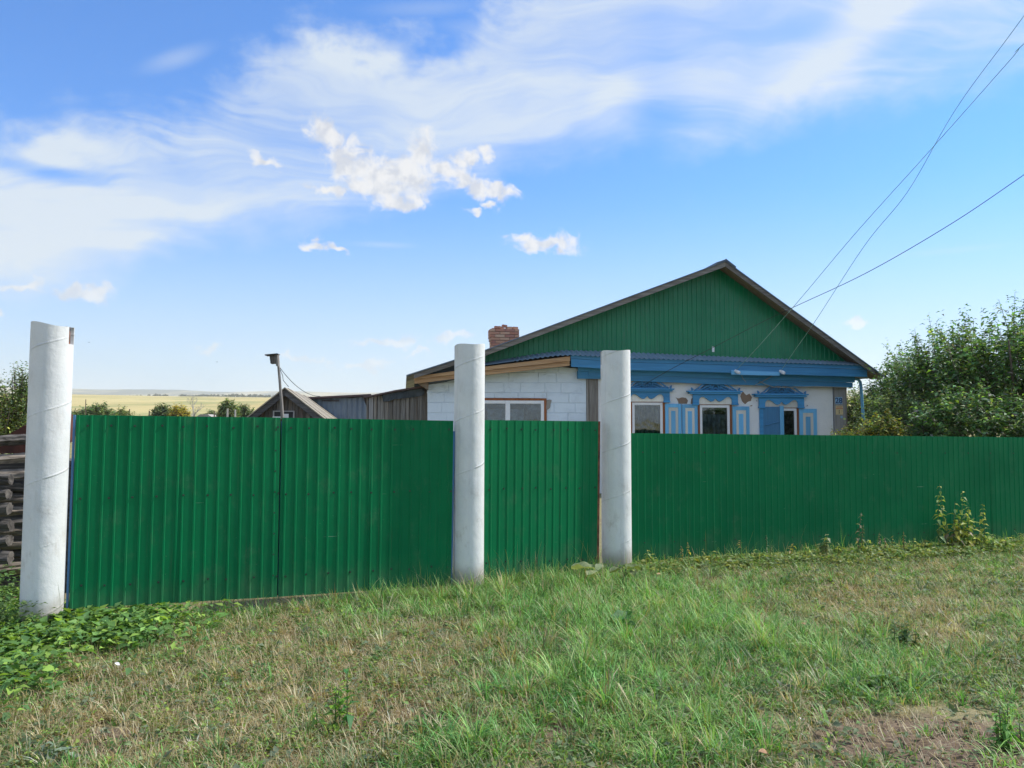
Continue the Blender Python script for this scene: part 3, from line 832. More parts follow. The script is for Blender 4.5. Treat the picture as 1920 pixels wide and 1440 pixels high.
# verge boards (fascia), soffit planks
rfas = H.px(1640, 692, VD)
slab([lmid, ridge], VD - 0.002, VD + 0.03, 0.135, 'verge_board', M['grey_wood_x'], house, 0.0225)
slab([H.px(776, 699, VD), (lmid[0] - 0.002, lmid[1])], VD - 0.002, VD + 0.03, 0.125, 'verge_board', M['grey_wood_x'], house, 0.0225)
slab([ridge, (rfas[0], roof_z(rfas[0]))], VD - 0.002, VD + 0.03, 0.135, 'verge_board', M['grey_wood_x'], house, 0.0225)
for tip in (lmid, rtip):
    for k in range(4):
        y0 = VD + 0.033 + k * 0.118; y1 = y0 + 0.113
        P_ = [tip, ridge] if tip[0] < ridge[0] else [ridge, tip]
        slab(P_, y0, y1, 0.055 + 0.004 * (k % 2), 'soffit_plank', M['soffit'], house, 0.0225)
# green gable
gt = [H.px(*q, d=-0.06) for q in ((850, 694), (909, 680), (1004, 664), (1059, 657), (1125, 658.5), (1182, 661), (1340, 668), (1580, 678))]
def poly_z(P, s):
    for (a, za), (b, zb) in zip(P[:-1], P[1:]):
        if s <= b: return za + (zb - za) * (s - a) / (b - a)
    return P[-1][1] + (P[-1][1] - P[-2][1]) * (s - P[-1][0]) / (P[-1][0] - P[-2][0])
def gable_sheets():
    s0, s1 = H.px(862, 690, -0.06)[0], H.px(1600, 690, -0.06)[0]
    pitch = 0.1155; x = s0; prev = None; k = 0
    seg = []
    pr = [(0.0, 0), (0.62, 0), (0.70, 1), (0.90, 1), (0.98, 0)]
    cols = []
    i = 0
    while s0 + i * pitch < s1:
        for q, h_ in pr:
            cols.append((s0 + (i + q) * pitch, h_))
        i += 1
    # overlapping 1.15 m wide sheets
    per = 10 * 5
    for st in range(0, len(cols) - 1, per):
        part = cols[st:st + per + 1]
        mb = MB(); n = 0
        for s_, h_ in part:
            zt = roof_z(s_) - 0.06; zb = min(poly_z(gt, s_) - 0.05, zt - 0.002)
            y = -0.06 - h_ * 0.012 - 0.0015 * ((st // per) % 2)
            mb.v += [(s_, y, zb), (s_, y, (zb + zt) / 2), (s_, y, zt)]
        for c_ in range(len(part) - 1):
            a = c_ * 3
            mb.f += [(a, a + 3, a + 4, a + 1), (a + 1, a + 4, a + 5, a + 2)]; mb.m += [0, 0]
        mb.build('gable_sheet', M['green_gable'], house)
gable_sheets()
# dark boards behind the gable
_xs = [H.px(856, 690)[0], gt[1][0], gt[2][0], gt[3][0], ridge[0], H.px(1578, 690)[0]]
_gb = MB()
for a, b_ in zip(_xs[:-1], _xs[1:]):
    _lo = [(q, min(poly_z(gt, q) - .03, roof_z(q) - .08)) for q in (a, b_)]
    _gb.prism([_lo[0], _lo[1], (b_, roof_z(b_) - .065), (a, roof_z(a) - .065)], -0.03, 0.0)
_gb.build('gable_backing', M['tar'], house)
# white sticker and wire hook on the gable
a = H.px(1335, 650, -0.075); b_ = H.px(1339.5, 660, -0.075)
MB().box(a[0], b_[0], -0.078, -0.0755, b_[1], a[1]).build('meter_seal_card', M['paper'], house)

# pent strip of corrugated metal under the gable
ff = [H.px(*q, d=-0.47) for q in ((850, 694), (909, 684.5), (1004, 671.5), (1040, 667), (1070, 665.5), (1125, 668), (1182, 671.5), (1340, 676), (1617, 684.5))]
def pent(s0, s1, wavy, name):
    mb = MB(); n = max(2, int((s1 - s0) / 0.0144)); 
    for k in range(n + 1):
        s_ = s0 + (s1 - s0) * k / n
        wv = (0.011 * math.cos(2 * math.pi * s_ / 0.115) if wavy else 0.0)
        zt = poly_z(gt, s_) + 0.008; zf = poly_z(ff, s_)
        mb.v += [(s_, -0.055, zt + wv), (s_, -0.48, zf + wv), (s_, -0.48, zf + wv - 0.004), (s_, -0.055, zt + wv - 0.004)]
    for k in range(n):
        a = 4 * k
        for q in range(4):
            q2 = (q + 1) % 4
            mb.f.append((a + q, a + q2, a + 4 + q2, a + 4 + q)); mb.m.append(0)
    return mb.build(name, M['galv'], house)
pent(H.px(856, 690, -.3)[0], H.px(962, 680, -.3)[0], False, 'pent_sheet')
xs = [962, 1058, 1200, 1345, 1490, 1614]
for a, b_ in zip(xs[:-1], xs[1:]):
    pent(H.px(a, 680, -.3)[0], H.px(b_, 680, -.3)[0] + (0.01 if b_ < 1600 else 0), True, 'pent_sheet')

# blue eaves boards
def band(px_top, px_bot, d0, d1, name, m, bev=0.004):
    T = [H.px(*q, d=d0) for q in px_top]; B = [H.px(*q, d=d0) for q in px_bot]
    mb = MB(); s_all = sorted(set([round(p[0], 4) for p in T + B]))
    lo = max(T[0][0], B[0][0]); hi = min(T[-1][0], B[-1][0])
    ss = [lo] + [s_ for s_ in s_all if lo + .05 < s_ < hi - .05] + [hi]
    for a, b_ in zip(ss[:-1], ss[1:]):
        mb.hexa([(a, d0, poly_z(B, a)), (b_, d0, poly_z(B, b_)), (b_, d1, poly_z(B, b_)), (a, d1, poly_z(B, a)), (a, d0, poly_z(T, a)), (b_, d0, poly_z(T, b_)), (b_, d1, poly_z(T, b_)), (a, d1, poly_z(T, a))])
    return mb.build(name, m, house)
band([(1070, 665), (1125, 668), (1182, 671), (1340, 675.5), (1629, 685)], [(1070, 672), (1182, 679), (1340, 683), (1629, 692.5)], -0.43, -0.40, 'eaves_board', M['blue_wood'])
band([(1071, 672.5), (1182, 679.5), (1340, 683.5), (1626, 693)], [(1071, 687.5), (1182, 694), (1340, 698), (1626, 707)], -0.415, -0.39, 'eaves_board', M['blue_wood'])
band([(1073, 681), (1182, 687), (1340, 691), (1622, 701)], [(1073, 683), (1182, 690), (1340, 694), (1622, 703)], -0.388, -0.12, 'eaves_soffit', M['blue_wood'])
band([(1084, 680), (1182, 686), (1340, 690), (1604, 700)], [(1084, 695), (1182, 702), (1340, 709), (1603, 717)], -0.16, -0.12, 'eaves_board', M['blue_wood'])
band([(1092, 695), (1182, 702.3), (1340, 709.3), (1600, 717.3)], [(1104, 705.5), (1182, 714), (1340, 720.5), (1599, 727)], -0.14, -0.118, 'eaves_board', M['blue_wood'])
MB().box(H.px(1084, 700, -.12)[0], H.px(1598, 700, -.12)[0], -.117, -.003, H.px(1340, 712, -.1)[1], H.px(1340, 698, -.1)[1]).build('eaves_packing', M['blue_wood'], house)
ib = band([(1371.5, 694), (1462, 697)], [(1371.5, 702.5), (1462, 704.5)], -0.447, -0.4155, 'insulator_board', M['blue_board_light'])
# left annex fascia of bare boards
band([(776, 706.5), (909, 687.5), (1069, 668)], [(776, 712), (909, 694.5), (1069, 676.5)], -0.43, -0.40, 'fascia_board', M['fresh_wood'])
band([(777, 712), (909, 695), (1068, 677)], [(777, 719.5), (909, 703.5), (1068, 685.5)], -0.385, -0.36, 'fascia_board', M['fresh_wood'])
sf = MB()
A0 = H.px(777, 716, -.36); A1 = H.px(1068, 684, -.36)
_T = [H.px(*q, d=0) for q in ((801, 721), (909, 702), (1069, 685.5), (1085, 686))]
_B = [H.px(*q, d=-.36) for q in ((777, 718), (909, 702), (1068, 684))]
_s = np.linspace(A0[0], A1[0], 9)
for _a, _b in zip(_s[:-1], _s[1:]):
    o0, o1 = poly_z(_B, _a) + .01, poly_z(_B, _b) + .01; i0, i1 = poly_z(_T, _a) - .012, poly_z(_T, _b) - .012
    sf.hexa([(_a, -.358, o0), (_b, -.358, o1), (_b, .03, i1), (_a, .03, i0), (_a, -.358, o0 + .02), (_b, -.358, o1 + .02), (_b, .03, i1 + .02), (_a, .03, i0 + .02)])
_c = [H.px(*q, d=-.2) for q in ((777, 716), (803, 731), (803, 718))]
MB().prism(_c, -.30, .0).build('eave_end_board', M['soffit'], house)
sf.build('annex_soffit', M['tar'], house)  # near-black soffit colour stands in for shade in the gap under the fascia
# felt filling between verge and annex fascia
MB().prism([(A0[0] + .02, A0[1] + .05), (H.px(875, 690, -.3)[0], A1[1] - .35), (H.px(875, 690, -.3)[0], roof_z(H.px(875, 690, -.3)[0]) - .06), (A0[0] + .02, roof_z(A0[0] + .02) - .06)], -0.34, -0.31).build('felt_panel', M['tar'], house)

# wall with openings
def wall_with_holes(name, s0, s1, z0, z1, holes, m, d0=0.0, d1=0.3):
    mb = MB(); x = s0
    for h0, h1, b0, t0 in sorted(holes):
        mb.box(x, h0, d0, d1, z0, z1); mb.box(h0, h1, d0, d1, z0, b0); mb.box(h0, h1, d0, d1, t0, z1); x = h1
    mb.box(x, s1, d0, d1, z0, z1)
    return mb.build(name, m, house)
ZB = 0.85
wins = [dict(c=1214, f0=1184, f1=1242, g0=1190, g1=1236, ft=754, gt=759.8, b0=1181, b1=1246.5, cur='curtain_warm'),
        dict(c=1342, f0=1309, f1=1367, g0=1315, g1=1360.5, ft=759, gt=765, b0=1308, b1=1372, cur='curtain'),
        dict(c=1466, f0=1434, f1=1494, g0=1440, g1=1487, ft=765, gt=771, b0=1430, b1=1497.5, cur='curtain_warm')]
holes = []
for q in wins:
    a = H.px(q['b0'], q['ft'] - 2)[0]; b_ = H.px(q['b1'], q['ft'] - 2)[0]; t0 = H.px(q['c'], q['ft'] - 2.5)[1]
    q['hole'] = (a, b_, ZB, t0); holes.append(q['hole'])
sR = H.px(1562, 770)[0]; sC = H.px(1121, 770)[0]
wall_with_holes('wall', sC, sR, -0.1, 2.95, holes, M['white'])
for q in wins:
    s0, s1, z0, z1 = q['hole']
    fr = MB(); bw = 0.05
    wn = MB(); 
    fr.box(s0 + .002, s0 + bw, -.012, .06, z0, z1 - .001); fr.box(s1 - bw, s1 - .002, -.012, .06, z0, z1 - .001); fr.box(s0 + bw + .001, s1 - bw - .001, -.010, .06, z1 - .035, z1 - .001)
    wo = fr.build('window', M['brown_wood'], house, bevel=0.003)
    f0, f1 = s0 + bw + .002, s1 - bw - .002; zt = z1 - .037
    pv = MB(); fw = 0.062
    pv.box(f0, f0 + fw, .0, .05, z0, zt); pv.box(f1 - fw, f1, .0, .05, z0, zt); pv.box(f0 + fw + .0005, f1 - fw - .0005, .001, .05, zt - fw, zt)
    pv.box(f0 + fw + .0005, f1 - fw - .0005, .001, .05, z0, z0 + fw)
    pv.build('window_frame', M['pvc'], wo, bevel=0.004)
    MB().box(f0 + fw, f1 - fw, .022, .028, z0 + fw, zt - fw).build('pane', M['glass'], wo)
    # curtain with folds
    cu_ = MB(); n = 60; x0, x1 = (f0 + .02, f1 - .02)
    def fold(x, k): return .17 + .025 * math.sin(x * 46 + k) + .012 * math.sin(x * 103)
    ztop = zt - (0.02 if q['cur'] == 'curtain_warm' else 0.22)
    for k in range(n + 1):
        x = x0 + (x1 - x0) * k / n; cu_.v += [(x, fold(x, 0), z0), (x, fold(x, .5), ztop)]
    for k in range(n): cu_.f.append((2 * k, 2 * k + 2, 2 * k + 3, 2 * k + 1)); cu_.m.append(0)
    cu_.build('curtain', M[q['cur']], wo)
# near-black wall colour stands in for the unlit rooms behind the windows
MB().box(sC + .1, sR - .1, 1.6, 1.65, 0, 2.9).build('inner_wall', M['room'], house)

# carved window trim
def relpoly(c, T, pts, d):
    k0 = H.px(c, T, d)
    sc = (H.px(c + 10, T, d)[0] - k0[0]) / 10
    return [(k0[0] + x * sc, k0[1] - y * sc) for x, y in pts]
def ribbon(mb, P, wd, y0, y1):
    for (x0, z0), (x1, z1) in zip(P[:-1], P[1:]):
        dx_, dz_ = x1 - x0, z1 - z0; L_ = math.hypot(dx_, dz_) or 1; nx, nz = -dz_ / L_ * wd / 2, dx_ / L_ * wd / 2
        ex_, ez_ = dx_ / L_ * wd * .25, dz_ / L_ * wd * .25
        mb.prism([(x0 - nx - ex_, z0 - nz - ez_), (x1 - nx + ex_, z1 - nz + ez_), (x1 + nx + ex_, z1 + nz + ez_), (x0 + nx - ex_, z0 + nz - ez_)], y0, y1)
for q in wins:
    c, T = q['c'], q['ft'] - 1.5
    hb = [(-42, -17), (-42, -5), (-44, -3), (-42, 1), (-31.5, 1), (-31, -8), (-28, -12), (-23, -13), (-18, -10.5), (-13, -6.5), (-8, -4.2), (-4, -5.5), (-1.5, -8.5), (0, -9.5), (1.5, -8.5), (4, -5.5), (8, -4.2), (13, -6.5), (18, -10.5), (23, -13), (28, -12), (31, -8), (31.5, 1), (42, 1), (44, -3), (42, -5), (42, -17)]
    P_ = relpoly(c, T, hb, -0.07)
    # split into convex columns for a clean prism
    mb = MB()
    xs_ = [-42, -31.5, -31, -28, -23, -18, -13, -8, -4, -1.5, 0, 1.5, 4, 8, 13, 18, 23, 28, 31, 31.5, 42]
    zl = {-42: 1, -31.5: 1, -31: -8, -28: -12, -23: -13, -18: -10.5, -13: -6.5, -8: -4.2, -4: -5.5, -1.5: -8.5, 0: -9.5}
    lo = [zl[-abs(x)] for x in xs_]
    for i in range(len(xs_) - 1):
        P4_ = relpoly(c, T, [(xs_[i], lo[i]), (xs_[i + 1], lo[i + 1]), (xs_[i + 1], -18), (xs_[i], -18)], -0.07)
        mb.prism(P4_, -0.075, -0.03)
    hd = mb.build('window_header', M['blue_wood'], house)
    for sg in (-37, 37):
        MB().prism(relpoly(c, T, [(sg - 6, -1), (sg + 6, -1), (sg + 6, 2), (sg - 6, 2)], -.08), -.092, -.03).build('header_lug', M['blue_wood'], hd, bevel=.004)
    mb = MB(); mb.prism(relpoly(c, T, [(-46, -21), (46, -21), (49, -19.5), (46, -18), (-46, -18), (-49, -19.5)][::-1], -.14), -.135, -.002)
    mb.prism(relpoly(c, T, [(-51, -23.5), (51, -23.5), (50, -21.2), (-50, -21.2)][::-1], -.15), -.165, -.002)
    mb.build('cornice', M['blue_wood'], hd)
    # cream board below the carved edge
    MB().prism(relpoly(c, T, [(-31, 0.6), (31, 0.6), (31, -15), (-31, -15)], -.03), -.029, -.002).build('cream_board', M['cream'], hd)
    # pierced crest
    cr = MB(); wd = .030; y0, y1 = -.11, -.085
    def rp(pts): return relpoly(c, T - 23.5, pts, -.1)
    cr.prism(rp([(-40, 0), (40, 0), (38, -2.6), (-38, -2.6)]), y0, y1)
    for sg in (-1, 1):
        def m_(pts): return rp([(x * sg, y) for x, y in pts])
        ribbon(cr, m_([(39, -2), (33, -5), (27, -10), (21, -14), (14, -15), (9.5, -12), (9, -8)]), wd, y0, y1)
        ribbon(cr, m_([(31, -2.5), (24, -5), (17, -9), (12, -10.5)]), wd * .8, y0, y1)
        ribbon(cr, m_([(20, -3), (14, -5), (9.5, -8), (8, -4), (10, -2)]), wd * .8, y0, y1)
        ribbon(cr, m_([(0, -14.5), (3.5, -11), (6, -8), (6, -5), (3.5, -2.5)]), wd * .8, y0, y1)
        ribbon(cr, m_([(44, -1), (45, -6), (42, -3)]), wd * .8, y0, y1)
    ribbon(cr, rp([(-3, -4.5), (0, -7), (3, -4.5)]), wd * .7, y0, y1)
    cr.build('carved_crest', M['blue_wood'], hd)
    # dark sheet behind the crest, standing in for shade in its holes
    MB().prism(rp([(-30, 0), (30, 0), (18, -13), (-18, -13)]), -.03, -.0025).build('crest_hole_shade', M['blue_wood_dark'], hd)

# casings and shutters
def shutter(x0, x1, yt, d=-.05):
    a, zt = H.px(x0, yt, d); b_, zt2 = H.px(x1, yt, d); z0 = ZB
    W_ = b_ - a; fw = W_ * 0.20
    mb = MB(); mb.box(a, a + fw, d, d + .035, z0, zt); mb.box(b_ - fw, b_, d, d + .035, z0, zt); mb.box(a + fw, b_ - fw, d + .001, d + .035, zt - fw * 1.1, zt); mb.box(a + fw, b_ - fw, d + .001, d + .035, z0, z0 + fw)
    s_ = mb.build('shutter', M['blue_wood_light'], house, bevel=.003)
    cw = W_ * .16; zi = zt - fw * 1.1
    mb = MB(); mb.box(a + fw, a + fw + cw, d + .010, d + .034, z0 + fw, zi); mb.box(b_ - fw - cw, b_ - fw, d + .010, d + .034, z0 + fw, zi); mb.box(a + fw + cw, b_ - fw - cw, d + .011, d + .034, zi - cw * 1.25, zi); mb.box(a + fw + cw, b_ - fw - cw, d + .011, d + .034, z0 + fw, z0 + fw + cw)
    mb.build('shutter_border', M['cream'], s_)
    MB().box(a + fw + cw + .001, b_ - fw - cw - .001, d + .004, d + .033, z0 + fw + cw, zi - cw * 1.25 - .001).build('shutter_panel', M['blue_wood_light'], s_, bevel=.005)
    return s_
shutter(1247.5, 1277.5, 757); shutter(1279, 1308, 758); shutter(1374, 1405, 762); shutter(1499, 1531.5, 766.5)
# third window: plain back of a half closed shutter with a latch bar
a, zt = H.px(1431, 762.5, -.06); b_, _ = H.px(1462, 762.5, -.06)
hs = MB().box(a, b_ - .001, -.05, -.03, ZB, zt).build('half_closed_shutter', M['blue_wood_dark'], house, bevel=.003)
MB().box(H.px(1462, 760, -.06)[0], H.px(1469, 760, -.06)[0], -.075, -.028, ZB, zt + .02).build('shutter_stile', M['blue_wood_light'], hs, bevel=.003)
p0 = H.px(1433, 798, -.06); p1 = H.px(1462, 790.5, -.06)
MB().tube([(p0[0], -.062, p0[1]), (p1[0], -.062, p1[1])], .011, 6).build('latch_bar', M['blue_wood_dark'], hs)
a, zt = H.px(1424, 761, -.03); b_, _ = H.px(1430.5, 761, -.03)
MB().box(a, b_, -.05, -.002, ZB, zt).build('casing_board', M['blue_wood'], house, bevel=.003)
# bare clay where whitewash has fallen
def patch(pts, m, d=-.004, name='bare_patch'):
    P_ = [H.px(*p, d=0) for p in pts]
    c_ = (sum(p[0] for p in P_) / len(P_), sum(p[1] for p in P_) / len(P_))
    mb = MB(); Q_ = []
    for (x0, z0), (x1, z1) in zip(P_, P_[1:] + P_[:1]):
        Q_ += [(x0, z0), ((x0 + x1) / 2 + random.uniform(-.008, .008), (z0 + z1) / 2 + random.uniform(-.008, .008))]
    for (x0, z0), (x1, z1) in zip(Q_, Q_[1:] + Q_[:1]):
        mb.face([(c_[0], d, c_[1]), (x1, d, z1), (x0, d, z0)]); mb.face([(x0, d, z0), (x1, d, z1), (x1, -.0005, z1), (x0, -.0005, z0)])
    return mb.build(name, m, house)
patch([(1266, 745), (1270, 750), (1272, 757), (1288, 757), (1290, 751), (1286, 746), (1280, 745), (1273, 747)], M['clay'])
patch([(1388, 743), (1393, 734), (1399, 741), (1405, 738), (1410, 745), (1408, 752), (1401, 754), (1397, 758), (1391, 752)], M['clay'])
patch([(1295, 757), (1296, 748), (1299, 745), (1300, 757)], M['clay'])
patch([(1405, 762), (1408, 760), (1411, 759), (1410, 761.5)], M['clay'])
patch([(1417, 752), (1419, 750), (1420, 753)], M['cement']); patch([(1510, 762), (1514, 759), (1515, 761)], M['cement'])
# right corner boards with number and notices
MB().box(sR, sR + .012, -.004, .25, 0, 2.9).build('dark_joint', M['room'], house)
c0 = sR + .014; c1 = H.px(1585, 770, -.03)[0]
MB().box(c0, c1, -.035, .0, 0, 2.88).build('corner_board', M['corner_wood'], house, bevel=.004)
MB().box(c1 + .002, c1 + .05, -.03, .3, 0, 2.85).build('corner_board', M['grey_wood'], house, bevel=.004)
MB().box(c0, c1 + .04, .002, DB - .2, 0, 2.9).build('side_wall', M['grey_wood'], house)
def text(s_, body, loc, size, m, parent, name, ext=0.001):
    cu_ = bpy.data.curves.new(name, 'FONT'); cu_.body = body; cu_.size = size; cu_.extrude = ext; cu_.align_x = 'CENTER'; cu_.offset = size * 0.02
    tmp = bpy.data.objects.new(name, cu_); COL.objects.link(tmp)
    dg = bpy.context.evaluated_depsgraph_get(); me = bpy.data.meshes.new_from_object(tmp.evaluated_get(dg))
    bpy.data.objects.remove(tmp, do_unlink=True)
    me.materials.clear(); me.materials.append(m)
    o = link(name, me, parent); o.location = loc; o.rotation_euler = (R(90), 0, 0)
    return o
a = H.px(1566, 744.5, -.04); b_ = H.px(1579.5, 757.5, -.04)
npl = MB().box(a[0], b_[0], -.038, -.0355, b_[1], a[1]).build('number_plate', M['skyblue'], house)
text(None, '28', ((a[0] + b_[0]) / 2, -.0395, b_[1] + .02), (a[1] - b_[1]) * 1.12, M['navy'], npl, 'house_number')
a = H.px(1567, 760.5, -.04); b_ = H.px(1581, 777.5, -.04)
nt = MB().box(a[0], b_[0], -.038, -.0355, b_[1], a[1]).build('notice', M['notice_yellow'], house)
hgt = a[1] - b_[1]
MB().box(a[0] + .005, b_[0] - .005, -.0395, -.0382, a[1] - hgt * .36, a[1] - hgt * .30).build('red_line', M['red'], nt)
MB().box(a[0] + .02, b_[0] - .02, -.0395, -.0382, a[1] - hgt * .18, a[1] - hgt * .12).build('red_line', M['red'], nt)
MB().box(a[0] + .08, a[0] + .095, -.0395, -.0382, b_[1] + hgt * .1, b_[1] + hgt * .55).build('grey_figure', M['tar'], nt)
a = H.px(1576, 780, -.04); b_ = H.px(1580, 784, -.04)
MB().box(a[0], b_[0], -.038, -.0355, b_[1], a[1]).build('sticker', M['skyblue'], house)
# corner between house and annex
a = H.px(1102, 706, -.03); b_ = H.px(1121.5, 706, -.03)
MB().box(a[0] + .03, b_[0], -.03, .25, 0, a[1]).build('corner_board', M['grey_wood'], house, bevel=.004)
MB().box(a[0] - .02, a[0] + .026, -.012, .25, 0, a[1] + .02).build('corner_post', M['cement'], house, bevel=.008)
patch([(1086, 690), (1096, 690), (1104, 696), (1105, 706), (1100, 709), (1092, 702)], M['cement'], -.02)

# annex wall of whitewashed blocks in courses, each block a piece
aL = H.px(801, 760, 0.02)[0]; aR = a[0] - .022
wz1 = H.px(960, 750.5)[1]; ws0 = H.px(884, 760)[0]; ws1 = H.px(1024, 760)[0]
MB().box(aL + .01, ws0 - .06, .03, .3, 0, 2.55).build('annex_core', M['block'], house)
MB().box(ws0 - .06, ws1 + .01, .03, .3, 0, ZB).build('annex_core', M['block'], house)
MB().box(ws1 + .01, aR, .03, .3, 0, 2.80).build('annex_core', M['block'], house)
MB().box(ws0 - .06, ws1 + .01, .03, .3, wz1 + .06, 2.62).build('annex_core', M['block'], house)
def annex_top(s_):
    T = [H.px(*q, d=-.0) for q in ((795, 723), (801, 721), (909, 702), (1069, 685.5), (1085, 686), (1100, 692), (1110, 705))]
    return poly_z(T, s_)
z = 0.0; row = 0; rb = random.Random(5)
while z < 2.95:
    hz = 0.225 + .012 * rb.random(); s_ = aL + (0 if row % 2 else -0.0)
    first = True
    while s_ < aR:
        L_ = rb.uniform(.35, .85) if not first else rb.uniform(.2, .6)
        e = min(s_ + L_, aR)
        if aR - e < 0.2: e = aR
        segs = [(s_, e)]
        if z + hz > ZB and z < wz1 + .045:            # cut around the window
            segs = []
            if s_ < ws0 - .06: segs.append((s_, min(e, ws0 - .06)))
            if e > ws1 + .012: segs.append((max(s_, ws1 + .012), e))
            if z < wz1 + .045 < z + hz - .03 and s_ < ws1 + .012 and e > ws0 - .06: segs.append((max(s_, ws0 - .06), min(e, ws1 + .012), wz1 + .05))
        for seg_ in segs:
            a_, b2 = seg_[:2]
            if b2 - a_ < .04: continue
            jx = rb.uniform(0.001, .006); jz = rb.uniform(.001, .007); y0 = rb.uniform(0.008, .018)
            za, zb_ = z + jz, z + hz - jz
            if len(seg_) > 2: za = seg_[2]
            t0, t1 = annex_top(a_) , annex_top(b2)
            if za > min(t0, t1) - .01: 
                if za > max(t0, t1) - .02: continue
            c0_ = min(zb_, t0); c1_ = min(zb_, t1)
            c0_ = max(c0_, za + .002); c1_ = max(c1_, za + .002)
            MB().hexa([(a_ + jx, y0, za), (b2 - jx, y0, za + rb.uniform(-.004, .004)), (b2 - jx, .05, za), (a_ + jx, .05, za),
                       (a_ + jx, y0, c0_), (b2 - jx, y0, c1_ + rb.uniform(-.004, .004)), (b2 - jx, .05, c1_), (a_ + jx, .05, c0_)]).build('block', M['block'], house, bevel=.006)
        s_ = e; first = False
    z += hz; row += 1
_p = MB(); _ss = list(np.linspace(aL + .02, aR + .25, 14))
for a_, b2 in zip(_ss[:-1], _ss[1:]):
    _p.hexa([(a_, .06, annex_top(a_) - .2), (b2, .06, annex_top(b2) - .2), (b2, .12, annex_top(b2) - .2), (a_, .12, annex_top(a_) - .2),
             (a_, .06, roof_z(a_) - .07), (b2, .06, roof_z(b2) - .07), (b2, .12, roof_z(b2) - .07), (a_, .12, roof_z(a_) - .07)])
_p.build('eaves_sky_blocker', M['tar'], house)  # added dark sheet, blocks sky showing through the open annex eaves
MB().box(aR + .2, c1, .31, .36, 2.5, 3.3).build('eaves_sky_blocker', M['tar'], house)  # second added dark sheet, blocks sky behind the house eaves
# filler course above the annex window
zc = math.ceil(wz1 / .275) * .275
# annex window: reddish lintel and jamb, two light plastic window
wo = MB(); 
wo.box(ws0 - .05, ws1 + .01, -.012, .06, wz1 - .0, wz1 + .045); wo.box(ws1 - .045, ws1 + .01, -.010, .06, ZB, wz1 - .001); wo.box(ws0 - .05, ws0 + .005, -.010, .06, ZB, wz1 - .001)
wo = wo.build('window', M['brown_wood'], house, bevel=.004)
f0, f1 = ws0 + .007, ws1 - .047; zt = wz1 - .002; fw = .075; mu = H.px(952, 760)[0]
pv = MB(); pv.box(f0, f0 + fw, 0, .05, ZB, zt); pv.box(f1 - fw, f1, 0, .05, ZB, zt); pv.box(mu - .055, mu + .055, -.002, .05, ZB, zt - .001)
pv.box(f0 + fw + .001, mu - .056, .001, .05, zt - fw, zt); pv.box(mu + .056, f1 - fw - .001, .001, .05, zt - fw, zt); pv.box(f0 + fw + .001, mu - .056, .001, .05, ZB, ZB + fw); pv.box(mu + .056, f1 - fw - .001, .001, .05, ZB, ZB + fw)
pv.build('window_frame', M['pvc'], wo, bevel=.004)
MB().box(f0 + fw, mu - .055, .022, .028, ZB + fw, zt - fw).build('pane', M['glass'], wo)
MB().box(mu + .055, f1 - fw, .022, .028, ZB + fw, zt - fw).build('pane', M['glass'], wo)
MB().box(f0 + .1, f0 + .22, .12, .14, ZB, zt).build('curtain', M['curtain_warm'], wo)
MB().box(mu + .42, f1 - .04, .12, .14, ZB, zt - .02).build('curtain', M['curtain_warm'], wo)
MB().box(mu - .45, mu + .4, .16, .17, ZB, zt - .2).build('curtain', M['curtain'], wo)
MB().box(aL + .1, aR, 1.2, 1.25, 0, 2.6).build('inner_wall', M['room'], house)  # near-black colour stands in for the unlit annex room
patch([(1025, 750), (1034, 750), (1032, 758), (1031, 765), (1027, 768), (1024, 768)], M['cement'], -.012)
MB().box(aL, aL + .01, .02, 3.0, 0, 2.3).build('side_wall', M['mortar'], house)
# blue gas pipe on the right corner
g = [H.px(*q, d=-.06) for q in ((1594, 711), (1603, 710.5), (1609, 711.5), (1613, 716), (1614.5, 726), (1617, 765), (1621, 815), (1622, 830))]
g = [(x, -.06, z) for x, z in g] + [(g[-1][0], -.06, 0.0)]
MB().tube(g, .036, 10).build('gas_pipe', M['blue_wood_light'], house, smooth=True)

# chimney of single bricks
ch = H.px(944, 640, 3.2); cs, cw_, cd = ch[0], .36, .26
zbase = roof_z(cs) - .35
core = MB().box(cs - cw_ + .02, cs + cw_ - .02, 3.2 - cd + .02, 3.2 + cd - .02, zbase, H.px(944, 617, 3.0)[1]).build('chimney', M['mortar'], house)
bm_ = MB().box(-.125, .125, -.06, .06, -.0325, .0325).mesh('brick', M['brick'])
def brick(x, y, z, rz=0, sx=1, ry=0):
    o = link('brick', bm_, core, (x, y, z)); o.rotation_euler = (0, ry, rz); o.scale = (sx, 1, 1)
    return o
z = zbase + .04; row = 0; ztop = H.px(944, 619, 2.95)[1]
while z < ztop + .01:
    left = ztop - z
    grow = .035 if left < .17 else 0.0
    if .17 <= left < .24: grow = .018
    w2 = cw_ + grow; d2 = cd + grow
    lens = [.5, 1, 1, .5] if row % 2 else [1, 1, 1]
    tot = sum(lens); unit = 2 * w2 / tot; x = cs - w2
    for l in lens:
        for yy in (3.2 - d2 + .06, 3.2 + d2 - .06):
            brick(x + l * unit / 2 + rb.uniform(-.003, .003), yy + rb.uniform(-.005, .005), z, 0, (l * unit - .012) / .25)
        x += l * unit
    for xx in (cs - w2 + .06, cs + w2 - .06):
        o = brick(xx + rb.uniform(-.003, .003), 3.2, z, R(90), (2 * d2 - .26) / .25)
    z += .076; row += 1
for dx_, dz_, ry in ((-.20, 0.01, .05), (-.10, .0, .25), (.0, .05, .12), (.13, .0, -.02), (.29, .0, .03)):
    brick(cs + dx_, 3.0, z + dz_ - .005, R(8), .55 if dx_ else .5, ry)
for dx_ in (-.2, .02, .2): brick(cs + dx_, 3.38, z - .002, 0, .8)

